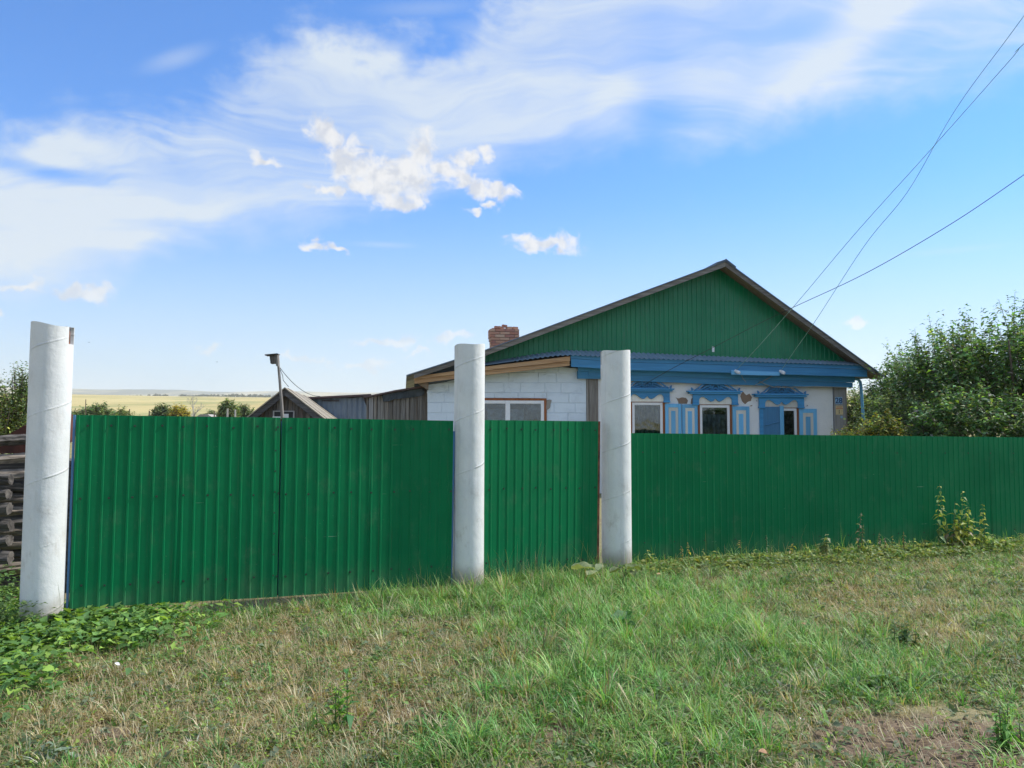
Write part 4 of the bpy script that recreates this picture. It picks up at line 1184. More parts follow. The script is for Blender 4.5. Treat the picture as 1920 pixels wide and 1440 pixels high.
# ------------------------------------------------------------------ plank shed leaning on the left of the house
S1 = Frame(0, 17.75, 8.0)
ps = S1.root('plank_shed', 'low grey plank shed with a hanging dark felt strip, adjoining the white house', 'shed')
T1 = [S1.px(*q) for q in ((688, 742), (712, 738), (740, 732), (803, 722))]
xpx = [707.5, 714, 721, 729, 736.5, 743, 751, 760, 767, 776, 783, 791, 801]
for k in range(len(xpx) - 1):
    a = S1.px(xpx[k], 770)[0]; b_ = S1.px(xpx[k + 1], 770)[0]; d = random.uniform(-.012, .012)
    MB().hexa([(a + .004, d, 0), (b_ - .004, d, 0), (b_ - .004, d + .022, 0), (a + .004, d + .022, 0), (a + .004, d, poly_z(T1, a) - .03), (b_ - .004, d, poly_z(T1, b_) - .03), (b_ - .004, d + .022, poly_z(T1, b_) - .03), (a + .004, d + .022, poly_z(T1, a) - .03)]).build('plank', M['grey_wood'], ps)
for x0, x1, m_ in ((687, 690, 'grey_wood'), (691.5, 700, 'corner_wood'), (701, 706.5, 'grey_wood')):
    a = S1.px(x0, 770)[0]; b_ = S1.px(x1, 770)[0]
    MB().box(a, b_ - .003, -.02, .05, 0, poly_z(T1, a) - .03).build('door_post', M[m_], ps)
rl = [(x, z) for x, z in [S1.px(682, 744)] + T1[1:]]
mb = MB()
for (x0, z0), (x1, z1) in zip(rl[:-1], rl[1:]):
    mb.hexa([(x0, -.15, z0 - .035), (x1, -.15, z1 - .035), (x1, 2.6, z1 - .3), (x0, 2.6, z0 - .3), (x0, -.15, z0), (x1, -.15, z1), (x1, 2.6, z1 - .265), (x0, 2.6, z0 - .265)])
mb.build('roof', M['brownsteel'], ps)
# felt strip with a wavy lower edge
fp = [S1.px(*q, d=-.05) for q in ((716, 744), (719, 753), (728, 752.5), (741, 748), (752, 747.5), (765, 746), (778, 744.5), (790, 742), (796, 738))]
ft = [(x, poly_z(T1, x) - .032) for x, z in fp]
mb = MB()
for k in range(len(fp) - 1):
    w0, w1 = .03 * math.sin(k * 1.3), .03 * math.sin((k + 1) * 1.3)
    mb.hexa([(fp[k][0], -.07 + w0, fp[k][1]), (fp[k + 1][0], -.07 + w1, fp[k + 1][1]), (fp[k + 1][0], -.062 + w1, fp[k + 1][1]), (fp[k][0], -.062 + w0, fp[k][1]),
             (ft[k][0], -.05, ft[k][1]), (ft[k + 1][0], -.05, ft[k + 1][1]), (ft[k + 1][0], -.042, ft[k + 1][1]), (ft[k][0], -.042, ft[k][1])])
mb.build('felt_strip', M['tar'], ps)
MB().box(S1.px(688, 770)[0], S1.px(801, 770)[0], .1, 2.5, 0, T1[0][1] - .1).build('shed_body', M['dark_wood'], ps)

# ------------------------------------------------------------------ corrugated shed behind
S2 = Frame(0, 22.3, 8.0)
cs_ = S2.root('corrugated_shed', 'blue grey corrugated metal shed behind the wooden gable shed', 'shed')
xs = [560, 622, 652, 692]
for a, b_ in zip(xs[:-1], xs[1:]):
    p, q = S2.px(a, 770), S2.px(b_ , 770); t0 = S2.px(a, 747)[1]; t1 = S2.px(b_, 743)[1]
    sheet('sheet', cs_, M['corr'], (p[0], 0), (q[0] + .02, 0), (p[0], t0), (q[0] + .02, t1), random.uniform(-.01, .01), .15, .03, prof='sine', wob=.006)
a, b_, t0, t1 = S2.px(556, 770)[0], S2.px(696, 770)[0], S2.px(556, 746)[1], S2.px(696, 739)[1]
MB().hexa([(a, -.2, t0 - .05), (b_, -.2, t1 - .05), (b_, 4, t1 - .3), (a, 4, t0 - .3), (a, -.2, t0), (b_, -.2, t1), (b_, 4, t1 - .25), (a, 4, t0 - .25)]).build('roof', M['brownsteel'], cs_)
p, q = S2.px(604, 746), S2.px(636, 749)
MB().box(p[0], q[0], -.06, -.035, q[1] - .05, p[1] - .06).build('top_batten', M['dark_wood_x'], cs_)
MB().box(a + .1, b_ - .1, .1, 3.8, 0, t0 - .4).build('shed_body', M['dark_wood'], cs_)

# ------------------------------------------------------------------ small wooden gable shed
S3 = Frame(0, 19.0, 6.0)
gs = S3.root('gable_shed', 'small dark weathered wooden shed with a plank gable and pale board roof', 'shed')
ap = S3.px(535, 726, -.12); le = S3.px(458, 786, -.12); re_ = S3.px(612, 786, -.12)
slL = (ap[1] - le[1]) / (ap[0] - le[0]); slR = (re_[1] - ap[1]) / (re_[0] - ap[0])
def ext(p, sl_, x): return (x, p[1] + sl_ * (x - p[0]))
ZE = 1.1                                                        # eaves height
lE = (ap[0] + (ZE - ap[1]) / slL, ZE); rE = (ap[0] + (ZE - ap[1]) / slR, ZE)
def s3z(x): return ap[1] + (slL if x < ap[0] else slR) * (x - ap[0])
DP = 6.4
def verge(p, q, y0, y1, t, t0, m, nm):
    P_ = [p, q] if p[0] < q[0] else [q, p]
    return slab(P_, y0, y1, t, nm, m, gs, t0)
verge(lE, ap, -.16, -.13, .20, .03, M['dark_wood_x'], 'verge_board')
verge(ap, rE, -.16, -.13, .20, .03, M['dark_wood_x'], 'verge_board')
xx = lE[0] + .12
while xx < rE[0] - .12:
    wd = random.uniform(.075, .105); d = random.uniform(-.012, .012)
    x1 = min(xx + wd, rE[0] - .1)
    z0, z1 = s3z(xx + .004) - .09, s3z(x1 - .004) - .09
    MB().hexa([(xx + .005, d, 0), (x1 - .004, d, 0), (x1 - .004, d + .02, 0), (xx + .005, d + .02, 0), (xx + .005, d, z0), (x1 - .004, d, z1), (x1 - .004, d + .02, z1), (xx + .005, d + .02, z0)]).build('plank', M['dark_wood'] if random.random() < .7 else M['grey_wood'], gs)
    xx = x1
# roof boards running from ridge to eaves on both slopes; the ridge sags towards the back
nb = 17
for k in range(nb):
    y0 = -.2 + k * DP / nb; y1 = y0 + DP / nb - .018
    def sg(y): t = y / DP; return -.10 * math.sin(max(0, min(1, t)) * math.pi) * 0.9
    for sgn, tip in ((1, rE), (-1, lE)):
        tipx = tip[0] + random.uniform(-.04, .04); tz = ap[1] + (slR if sgn > 0 else slL) * (tipx - ap[0])
        dz_ = random.uniform(-.006, .008)
        A_ = [(ap[0], ap[1] + sg(y0), y0), (tipx, tz, y0), (tipx, tz, y1), (ap[0], ap[1] + sg(y1), y1)]
        if sgn < 0: A_ = [A_[1], A_[0], A_[3], A_[2]]
        MB().hexa([(x, y, z - .03 + dz_) for x, z, y in A_] + [(x, y, z + dz_) for x, z, y in A_]).build('roof_board', M['roof_plank'], gs)
MB().prism([(lE[0] + .15, 0), (rE[0] - .15, 0), (rE[0] - .15, ZE - .1), (ap[0], ap[1] - .28), (lE[0] + .15, ZE - .1)], .05, DP - .4).build('shed_body', M['dark_wood'], gs)
# loft window
a = S3.px(512, 770, -.03); b_ = S3.px(552, 784, -.03)
wn = MB(); wn.box(a[0], b_[0], -.045, -.02, a[1] - .025, a[1]); wn.box(b_[0] - .03, b_[0], -.045, -.02, b_[1] - .3, a[1] - .026); wn.box(a[0], a[0] + .03, -.045, -.02, b_[1] - .3, a[1] - .026)
wn = wn.build('window', M['corner_wood'], gs)
MB().box(a[0] + .03, b_[0] - .03, -.03, -.025, b_[1] - .3, a[1] - .03).build('pane', M['room'], wn)
a2 = S3.px(531, 776, -.06); b2 = S3.px(541, 784, -.06)
MB().box(a2[0], b2[0], -.06, -.048, b2[1] - .1, a2[1]).build('pale_board', M['paper'], wn)
a2 = S3.px(511, 781, -.06); b2 = S3.px(529, 784, -.06)
MB().box(a2[0], b2[0], -.06, -.048, b2[1] - .1, a2[1]).build('pale_board', M['paper'], wn)

# ------------------------------------------------------------------ birdhouse on a pole, with its guy wires
S4 = Frame(0, 18.7, 6.0)
bh = S4.root('birdhouse', 'old grey birdhouse on a thin pole in front of the wooden gable shed', 'birdhouse')
pl = [S4.px(*q) for q in ((530, 800), (529.5, 782), (527.5, 750), (525, 720), (522.5, 690), (521, 664))]
pl = [(pl[0][0], 0, 0.0)] + [(x, 0, z) for x, z in pl]
MB().tube(pl, [.045, .045, .042, .036, .032, .03, .028], 8).build('pole', M['grey_wood'], bh, smooth=True)
a = S4.px(507, 665.5, -.06); b_ = S4.px(516.5, 682, -.06)
P_ = [S4.px(*q, d=-.08) for q in ((508, 682), (516.5, 681.5), (516, 665), (506, 666))]
MB().prism(P_, -.14, .06).build('nest_box', M['dark_wood'], bh, bevel=.003)
P_ = [S4.px(*q, d=-.1) for q in ((517.5, 686), (521.8, 687), (520, 664.5), (515.5, 664.5))]
MB().prism(P_, -.10, .02).build('back_board', M['grey_wood'], bh)
P_ = [S4.px(*q, d=-.1) for q in ((498, 666.8), (521.5, 664.6), (521.5, 663), (498, 665.2))]
MB().prism(P_, -.20, .12).build('lid', M['dark_wood_x'], bh)
P_ = [S4.px(*q, d=-.1) for q in ((505, 672.8), (508, 672.5))]
MB().tube([(P_[0][0], -.04, P_[0][1]), (P_[1][0], -.04, P_[1][1])], .012, 6).build('perch', M['dark_wood'], bh)
def strand(name, label, pts, r, m, sag=0.0, n=24, cat='wire', group=None):
    P_ = [Vector(p) for p in pts]; out_ = []
    for a, b_ in zip(P_[:-1], P_[1:]):
        for k in range(n):
            t = k / n; out_.append(a.lerp(b_, t) - Vector((0, 0, sag * 4 * t * (1 - t))))
    out_.append(P_[-1])
    o = MB().tube(out_, r, 5).build(name, m, None, smooth=True)
    return tag(o, label, cat, group)
def WP(fr, X, Y, d=0.0): s_, z = fr.px(X, Y, d); return fr.world(s_, d, z)
strand('guy_wire', 'thin wire sloping from the birdhouse pole down to the corrugated shed roof', [WP(S4, 523, 687), WP(S2, 600, 743, -.1)], .008, M['black'], .18)
strand('guy_wire', 'short crooked wire hanging from the birdhouse pole to the ridge of the wooden shed', [WP(S4, 524, 690), WP(S4, 530, 704), WP(S4, 531, 713), WP(S3, 541, 725, 0.1)], .007, M['black'], 0, 4)

# ------------------------------------------------------------------ power cables to the house
ins = []
for X, Y in ((1381, 697), (1465, 697.5)):
    s_, z = H.px(X, Y, -.46)
    o = MB().tube([(s_ - .03, -.44, z + .03), (s_ + .005, -.52, z - .012), (s_ + .03, -.56, z - .035)], [.03, .042, .036], 12).build('insulator', M['insulator'], house, smooth=False, bevel=.006)
    ins.append(H.world(s_ - .025, -.5, z + .035))
def cable(label, pts, r=.010, m='wire_green'):
    # smooth curve through points
    P_ = [Vector(p) for p in pts]; out_ = []
    n = len(P_)
    for i in range(n - 1):
        p0, p1, p2, p3 = P_[max(i - 1, 0)], P_[i], P_[i + 1], P_[min(i + 2, n - 1)]
        for k in range(12):
            t = k / 12
            out_.append(0.5 * ((2 * p1) + (-p0 + p2) * t + (2 * p0 - 5 * p1 + 4 * p2 - p3) * t * t + (-p0 + 3 * p1 - 3 * p2 + p3) * t ** 3))
    out_.append(P_[-1])
    o = MB().tube(out_, [max(0.0035, r * .52 * min(1, p.y / 14 + .15)) for p in out_], 6).build('power_cable', M[m], None, smooth=True)
    tag(o, label, 'cable', 'power cables running to the house')
    return o
cable('steeper power cable ending at the left white insulator', [ins[0], at_depth(1420, 652, 16.4), at_depth(1500, 561, 14.6), at_depth(1600, 442, 12.0), at_depth(1742, 284, 9.3), at_depth(1897, 109, 7.1), at_depth(1921, 81, 6.7), at_depth(2300, -260, 4.6)])
cable('power cable ending at the right white insulator, crossing the left one high up', [ins[1], at_depth(1486, 663, 16.6), at_depth(1530, 600, 15.3), at_depth(1620, 462, 12.6), at_depth(1700, 362, 10.7), at_depth(1790, 208, 8.4), at_depth(1921, 28, 6.7), at_depth(2300, -500, 4.4)])
cable('flatter dark power cable crossing the green gable down to the wall', [H.world(H.px(1206, 722, -.2)[0], -.2, H.px(1206, 722, -.2)[1]), at_depth(1262, 690, 17.0), at_depth(1340, 650, 16.6), at_depth(1425, 606, 16.0), at_depth(1490, 575, 15.6), at_depth(1620, 514, 13.4), at_depth(1770, 428, 11), at_depth(1921, 327, 9.3), at_depth(2300, 60, 6.4)], .011, 'black')
o = strand('service_wire', 'pale slack wire running along the top of the white wall under the blue eaves', [H.world(*(lambda p: (p[0], -.2, p[1]))(H.px(*q, d=-.2))) for q in ((1448, 705), (1430, 715), (1416, 722))], .008, M['wire_pale'], 0, 3)
sw = [H.px(*q, d=-.19) for q in ((1424, 715), (1436, 721), (1450, 725.5), (1470, 726.5), (1500, 725.5), (1530, 724.6), (1562, 725.5), (1600, 727))]
o = strand('service_wire', 'long pale wire lying along the bottom of the blue eaves above the third window', [H.world(x, -.19, z) for x, z in sw], .009, M['wire_pale'], 0, 3)
strand('service_wire', 'thin pale wire drooping from the left white insulator', [H.world(*(lambda p: (p[0], -.3, p[1]))(H.px(*q, d=-.3))) for q in ((1389, 700), (1393, 710), (1399, 717))], .005, M['wire_pale'], 0, 3)

# ------------------------------------------------------------------ log pile
LP = Frame(-5.6, 6.75, 10)
rr_ = random.Random(21)
def log(p0, p1, r, m, label, seed, mat2=None):
    n = 18; K = 10; mb = MB()
    a = Vector(p0); b_ = Vector(p1); t = (b_ - a).normalized(); u = t.cross(Vector((0, 0, 1))).normalized(); v = u.cross(t)
    for k in range(K + 1):
        c_ = a.lerp(b_, k / K)
        c_ = c_ + v * (.008 * math.sin(k * .5 + seed)) + u * (.01 * math.cos(k * .5 + seed * 2))
        for j in range(n):
            th = 2 * math.pi * j / n
            q = r * (1 + .12 * math.sin(2 * th + seed) + .09 * math.sin(5 * th + seed * 3 + k * .25) + .07 * math.sin(8 * th + k * .4) + .06 * rr_.uniform(-1, 1))
            mb.v.append(tuple(c_ + u * q * math.cos(th) + v * q * math.sin(th) * .88))
    for k in range(K):
        for j in range(n):
            j2 = (j + 1) % n; mb.f.append((k * n + j, k * n + j2, (k + 1) * n + j2, (k + 1) * n + j)); mb.m.append(0)
    mb.f.append(tuple(range(n))[::-1]); mb.m.append(1); mb.f.append(tuple(range(K * n, K * n + n))); mb.m.append(1)
    mid = (a + b_) / 2
    mb.v = [tuple(Vector(q) - mid) for q in mb.v]
    o = mb.build('log', [M[m], M[m]], None, smooth=False, loc=mid)
    tag(o, label, 'log', 'logs piled beside the left pipe post')
    return o
def lw(X, Y, y): return at_depth(X, Y, y)
ORD = ['topmost', 'second', 'third', 'fourth', 'fifth', 'sixth', 'seventh', 'eighth', 'ninth', 'tenth', 'eleventh', 'twelfth']
y_ = 832; k_ = 0
while y_ < 1115:
    dyr = rr_.uniform(-26, 8); r_ = rr_.uniform(.038, .06)
    m_ = 'log' if k_ % 3 else 'log_dark'
    log(lw(-70 + rr_.uniform(-20, 20), y_ + 4, 6.86 + rr_.uniform(-.04, .05)), lw(78, y_ + dyr * .6, 7.12), r_, m_,
        ('%s split log counted down the front of the pile beside the nearest post' % ORD[min(k_, 11)]) if k_ < 12 else 'half buried split log near the ground at the foot of the pile', k_ * 1.7)
    y_ += rr_.uniform(23, 29) * r_ / .05; k_ += 1
EL = ['highest', 'second highest', 'third highest', 'fourth highest', 'fifth highest', 'sixth highest']
for k_, y_ in enumerate((898, 926, 955, 984, 1014, 1046)):
    log(lw(-90, y_ + 5, 6.62), lw(19 + rr_.uniform(-4, 4), y_, 6.66), rr_.uniform(.048, .058), 'log_dark', '%s blackened log end at the left picture edge, in front of the pile' % EL[k_], k_ * 2.3 + 5)
mb = MB(); pts = [(-60, 850), (80, 850), (80, 795), (45, 798), (20, 812), (0, 822), (-60, 850)]
P_ = [lw(*q, 7.35) for q in pts[:-1]]
mb.face(P_); P2_ = [p + Vector((0, .5, .1)) for p in P_]; mb.face(P2_[::-1])
for k in range(len(P_)): mb.face([P_[k], P2_[k], P2_[(k + 1) % 6], P_[(k + 1) % 6]])
tag(mb.build('rusty_sheet', M['rust_dark']), 'dark rusty metal sheet leaning over the top of the log pile', 'metal sheet')
MB_ = MB().box(-6.3, -4.1, 7.35, 7.9, -.05, 1.25)
tag(MB_.build('log_stack_core', M['log_dark']), 'dark mass of stacked wood behind the front logs of the pile', 'wood stack')

# ------------------------------------------------------------------ foliage builder
def col_jit(base, n, rng, jv=0.25, jh=0.12):
    c = np.tile(np.array(base), (n, 1)); v = np.exp(rng.normal(0, jv, (n, 1)))
    return np.clip(c * v * np.exp(rng.normal(0, jh, (n, 3))), 0, 1)
def leaves(name, P, D, Nn, L, Wd, colr, parent=None, curl=0.25, matn='leaf'):
    """pointed folded leaves: P base, D direction, Nn approx normal; 6 verts 4 tris each"""
    D = D / np.linalg.norm(D, axis=1, keepdims=True)
    S_ = np.cross(D, Nn); S_ /= (np.linalg.norm(S_, axis=1, keepdims=True) + 1e-9)
    U = np.cross(S_, D)
    L = L[:, None]; Wd = Wd[:, None]
    v0 = P; mid = P + D * L * .5 - U * L * curl * .12
    v1 = P + D * L * .38 + S_ * Wd * .5 + U * Wd * .18; v2 = P + D * L * .38 - S_ * Wd * .5 + U * Wd * .18
    v3 = P + D * L - U * L * curl
    V = np.stack([v0, v1, mid, v2, v3], 1).reshape(-1, 3)
    n = len(P); b_ = np.arange(n)[:, None] * 5
    T = np.concatenate([b_ + np.array([[0, 1, 2]]), b_ + np.array([[0, 2, 3]]), b_ + np.array([[1, 4, 2]]), b_ + np.array([[2, 4, 3]])], 0)
    return np_mesh(name, V, T, M[matn], np.repeat(colr, 5, 0), parent)
def tree(name, label, cat, base, crown_c, crown_r, nshoot, leafL, cols, seed, group=None, up=0.8, shoot=(0.35, 0.9), leaves_per=22, trunk_r=.06, rim=0.5, bark='bark'):
    """multi stemmed tree: limbs reach into the crown volume, leafy shoots grow out of it"""
    rng = np.random.default_rng(seed); rs = random.Random(seed)
    rt = empty(name, base, 0, label, cat, group)
    cc = Vector(crown_c) - Vector(base); cr = Vector(crown_r)
    wood_ = MB(); nl = 7
    ends = []
    for k in range(nl):
        th = rs.uniform(0, 6.28); rr0 = rs.uniform(.3, .8)
        e = Vector((cc.x + cr.x * rr0 * math.cos(th), cc.y + cr.y * rr0 * math.sin(th), cc.z + cr.z * rs.uniform(-.2, .8)))
        s0 = Vector((rs.uniform(-.1, .1), rs.uniform(-.1, .1), 0)); m1 = s0.lerp(e, .45) + Vector((0, 0, .25 * cr.z)) * rs.uniform(.2, .9)
        pts = [s0, s0.lerp(m1, .5) + Vector((rs.uniform(-.1, .1), rs.uniform(-.1, .1), 0)), m1, m1.lerp(e, .5), e]
        wood_.tube(pts, [trunk_r, trunk_r * .8, trunk_r * .6, trunk_r * .4, trunk_r * .2], 6); ends.append(pts)
    # shoots
    u = rng.normal(size=(nshoot, 3)); u /= np.linalg.norm(u, axis=1, keepdims=True)
    u[:, 2] = np.where(u[:, 2] < -.35, -u[:, 2], u[:, 2])
    rad = rng.uniform(rim, 1.0, nshoot) ** 0.7
    lump = 0.72 + 0.5 * fbm(u[:, 0] * 2.2 + seed, u[:, 2] * 2.2 + u[:, 1] * 2.2 + 5, 3, seed)
    C0 = np.array(cc)[None] + u * rad[:, None] * np.array(cr)[None] * lump[:, None] * .85
    Ds = u * 0.7 + np.array([0, 0, up])[None] + rng.normal(0, .25, (nshoot, 3)); Ds /= np.linalg.norm(Ds, axis=1, keepdims=True)
    Ls = rng.uniform(*shoot, nshoot)
    for i in range(0, nshoot, 3):
        a = Vector(C0[i]); d_ = Vector(Ds[i]) * Ls[i]
        wood_.tube([a - d_ * .3, a + d_ * .5, a + d_], [.009, .006, .003], 3, cap=False)
    wood_.build('trunk', M[bark], rt, smooth=True)
    n = nshoot * leaves_per
    t = np.tile(np.linspace(0.02, 1.02, leaves_per), nshoot); idx = np.repeat(np.arange(nshoot), leaves_per)
    P = C0[idx] + Ds[idx] * (Ls[idx] * t)[:, None] + rng.normal(0, .02, (n, 3))
    ang = np.tile(np.arange(leaves_per) * 2.4, nshoot) + rng.uniform(0, 6.28, nshoot)[idx] + rng.normal(0, .4, n)
    side = np.stack([np.cos(ang), np.sin(ang), rng.normal(-.15, .35, n)], 1)
    D = side + Ds[idx] * .35
    Nn = np.tile([0, 0, 1.0], (n, 1)) + rng.normal(0, .35, (n, 3))
    L = leafL * rng.uniform(.6, 1.25, n) * (1.1 - .45 * t)
    k = rng.choice(len(cols), n, p=[c[1] for c in cols]); 
    clump = rng.random(nshoot)
    colr = np.zeros((n, 3))
    for q, (c, _) in enumerate(cols):
        mk = k == q; colr[mk] = col_jit(c, int(mk.sum()), rng, .38, .10)
    colr *= (0.6 + 0.8 * clump[idx])[:, None]
    leaves('crown', P, D, Nn, L, L * rng.uniform(.5, .65, n), np.clip(colr, 0, 1), rt, .3)
    return rt
GREEN = [((0.085, 0.17, 0.068), .48), ((0.13, 0.225, 0.085), .32), ((0.19, 0.29, 0.06), .10), ((0.16, 0.18, 0.15), .10)]
GREYG = [((0.11, 0.165, 0.08), .5), ((0.16, 0.22, 0.11), .32), ((0.21, 0.28, 0.08), .18)]
YELG = [((0.10, 0.15, 0.04), .4), ((0.20, 0.22, 0.05), .3), ((0.32, 0.28, 0.06), .2), ((0.08, 0.11, 0.04), .1)]
def place_tree(name, label, cat, X, Ytop, y, rx, rz, n, leafL, cols, seed, group=None, **kw):
    """X, Ytop: photograph position of the crown's top; y: distance"""
    t_ = at_depth(X, Ytop, y); zc = t_.z - rz * .95
    base = (t_.x, y, float(gz(t_.x, y)) - .05)
    return tree(name, label, cat, base, (t_.x, y, zc), (rx, rx * .9, rz), n, leafL, cols, seed, group, **kw)
grp = 'fruit trees in the garden right of the house'
place_tree('fruit_tree', 'tallest bushy fruit tree at the right picture edge behind the fence', 'tree', 1905, 612, 14.8, 1.5, 1.9, 320, .14, GREEN, 31, grp, shoot=(.5, 1.1))
place_tree('fruit_tree', 'leafy fruit tree with upright shoots, second from the right edge behind the fence', 'tree', 1810, 640, 16.2, 1.3, 1.7, 270, .135, GREEN, 32, grp, shoot=(.5, 1.1))
place_tree('fruit_tree', 'fruit tree with open twiggy top in the middle of the garden trees', 'tree', 1745, 668, 17.2, 1.15, 1.6, 220, .13, GREEN, 33, grp, shoot=(.5, 1.1))
place_tree('fruit_tree', 'dark low fruit tree behind, nearest the right end of the house roof', 'tree', 1668, 728, 21.5, 1.6, 1.5, 330, .13, GREEN, 34, grp)
place_tree('garden_shrub', 'dense green shrub right of the house corner beside the blue pipe', 'shrub', 1628, 742, 19.6, 1.1, 1.2, 360, .095, GREYG, 35, None, up=.4, shoot=(.2, .5))
place_tree('garden_shrub', 'dense shrub with small leaves at fence height below the fruit trees', 'shrub', 1700, 752, 15.6, 1.1, 1.0, 340, .095, GREYG, 36, None, up=.4, shoot=(.2, .5))
place_tree('garden_shrub', 'broad leafy shrub in front of the tallest fruit trees', 'shrub', 1838, 745, 13.4, 1.3, 1.0, 380, .11, GREEN, 37, None, up=.4, shoot=(.25, .5))
place_tree('garden_shrub', 'yellowish green climbing plant just above the fence beside the blue pipe', 'shrub', 1660, 788, 13.6, .42, .55, 110, .09, YELG, 38, None, up=.3, shoot=(.15, .3))
place_tree('garden_shrub', 'low pale shrub peeping over the fence at the house corner', 'shrub', 1598, 806, 15.2, .5, .5, 90, .08, YELG, 39, None, up=.3, shoot=(.15, .3))
place_tree('fruit_tree', 'far fruit tree of thin shoots seen through the gap near the roof end', 'tree', 1705, 668, 20.5, 1.3, 1.7, 200, .12, GREEN, 40, grp, up=1.3)
place_tree('fruit_tree', 'fruit tree outside the right picture edge, its twigs reaching in', 'tree', 2010, 560, 16.0, 1.6, 2.1, 300, .14, GREEN, 41, grp)
# behind the log pile on the left
place_tree('elm_sapling', 'feathery sapling behind the log pile left of the nearest pipe post', 'tree', 44, 700, 11.0, .42, 1.0, 200, .065, GREYG, 51, None, up=1.0, shoot=(.25, .5), trunk_r=.025)
place_tree('elm_sapling', 'pale green sapling at the far left picture edge behind the log pile', 'tree', -6, 745, 10.6, .40, .9, 170, .055, YELG[:2] + [((0.09, 0.12, 0.05), .3)], 52, None, up=1.0, shoot=(.2, .45), trunk_r=.025)
place_tree('elm_sapling', 'low dense sapling between the two taller ones behind the log pile', 'tree', 28, 765, 12.4, .55, .9, 220, .06, GREYG, 53, None, up=.7, shoot=(.2, .45), trunk_r=.02)

# ------------------------------------------------------------------ far village greenery and buildings
def far_tree(name, label, cat, X0, X1, Yt, y, cols, seed, n=420, Lf=.5, group=None, base_off=0.0, **kw):
    a, b_ = at_depth(X0, Yt, y), at_depth(X1, Yt, y); rx = (b_.x - a.x) / 2; cx = (a.x + b_.x) / 2
    g0 = float(gz(cx, y)); hgt_ = a.z - g0; rz = hgt_ * .52
    return tree(name, label, cat, (cx, y, g0), (cx, y, g0 + hgt_ - rz), (rx, rx * .8, rz), n, Lf, cols, seed, group, up=.35, shoot=(.5, 1.2), leaves_per=12, trunk_r=.14, rim=.25, **kw)
FG = [((0.10, 0.15, 0.06), .6), ((0.15, 0.20, 0.08), .4)]
FY = [((0.42, 0.33, 0.05), .6), ((0.30, 0.28, 0.06), .4)]
FL = [((0.15, 0.21, 0.08), .6), ((0.21, 0.26, 0.10), .4)]
gf = 'bushes of the village beyond the gate'
far_tree('bush', 'wide round green bush just right of the nearest post in the far village', 'bush', 146, 214, 764, 90, FG, 61, 420, .45, gf)
far_tree('bush', 'lower pale green bush right of the round one in the far village', 'bush', 200, 252, 772, 95, FL, 62, 260, .45, gf)
far_tree('bush', 'dark green rounded bush left of the yellow tree', 'bush', 284, 328, 762, 110, FG, 63, 380, .5, gf)
far_tree('bush', 'bright yellow tree in the far village', 'tree', 322, 352, 764, 108, FY, 64, 260, .5, gf)
far_tree('leafy_tree', 'taller green tree left of the wooden shed in the far village', 'tree', 412, 446, 752, 105, FL, 65, 380, .5)
far_tree('bush', 'dark bush between the tall green tree and the wooden shed', 'bush', 440, 474, 763, 112, FG, 66, 300, .5, gf)
far_tree('bush', 'small greyish bush right of the white roof in the far village', 'bush', 386, 404, 773, 118, FG, 67, 120, .45, gf)
far_tree('bush', 'bush hidden low at the foot of the field beside the post', 'bush', 120, 160, 772, 100, FG, 68, 160, .45, gf)
# bare tree
bt = at_depth(364, 742, 100); gb = float(gz(bt.x, 100)); rs = random.Random(3); mb = MB()
def branch(p, d, L_, r, lv):
    q = p + d * L_; m_ = p.lerp(q, .5) + Vector((rs.uniform(-1, 1), rs.uniform(-1, 1), 0)) * L_ * .06
    mb.tube([p, m_, q], [r, r * .8, r * .6], 5, cap=False)
    if lv == 0: return
    for k in range(3 if lv > 1 else 4):
        nd = (d + Vector((rs.uniform(-.8, .8), rs.uniform(-.8, .8), rs.uniform(-.1, .5)))).normalized()
        branch(p.lerp(q, rs.uniform(.45, 1)), nd, L_ * rs.uniform(.5, .75), r * .5, lv - 1)
branch(Vector((bt.x, 100, gb)), Vector((0, 0, 1)), (bt.z - gb) * .45, .16, 5)
tag(mb.build('bare_tree', M['deadwood'], None, smooth=True), 'pale leafless tree standing over the far village', 'tree')
def far_pole(X, Yt, y, r, m_, label, nm='utility_pole', cat='pole'):
    p = at_depth(X, Yt, y); g0 = float(gz(p.x, y))
    tag(MB().tube([(p.x, y, g0), (p.x, y, p.z)], [r, r * .8], 6).build(nm, m_), label, cat)
far_pole(426.5, 766, 98, .14, M['concrete'], 'left of two pale poles in front of the tall green village tree')
far_pole(441, 768, 98, .14, M['concrete'], 'right of two pale poles in front of the tall green village tree')
far_pole(402, 771, 102, .10, M['bark'], 'dark wooden post right of the white village roof')
far_pole(243, 767, 100, .09, M['bark'], 'dark post above the pale green bush in the far village')
far_pole(280, 770, 100, .09, M['bark'], 'dark post left of the dark rounded village bush')
far_pole(161, 749, 60, .035, M['bark'], 'very thin pole just right of the nearest pipe post')
fh = at_depth(382, 778, 112); g0 = float(gz(fh.x, 112))
hr = empty('far_house', (fh.x, 112, g0), R(5), 'tiny far village house with a pale sloping roof', 'house')
MB().box(-1.0, 1.2, 0, 3, 0, fh.z - g0 - .25).build('wall', M['far_wall'], hr)
zt = fh.z - g0
MB().prism([(-1.3, zt - .45), (1.5, zt - .45), (.6, zt + .1), (-.4, zt + .1)], -.3, 3.3).build('roof', M['slate'], hr)
p = at_depth(413, 775, 116); g0 = float(gz(p.x, 116)); hr = empty('far_house', (p.x, 116, g0), R(-6), 'tiny reddish far village shed left of the tall green tree', 'house')
MB().box(-.9, .9, 0, 2.5, 0, p.z - g0 - .5).build('wall', M['brick'], hr)
MB().prism([(-1.0, p.z - g0 - .5), (1.0, p.z - g0 - .5), (0, p.z - g0 + .1)], -.2, 2.7).build('roof', M['brownsteel'], hr)
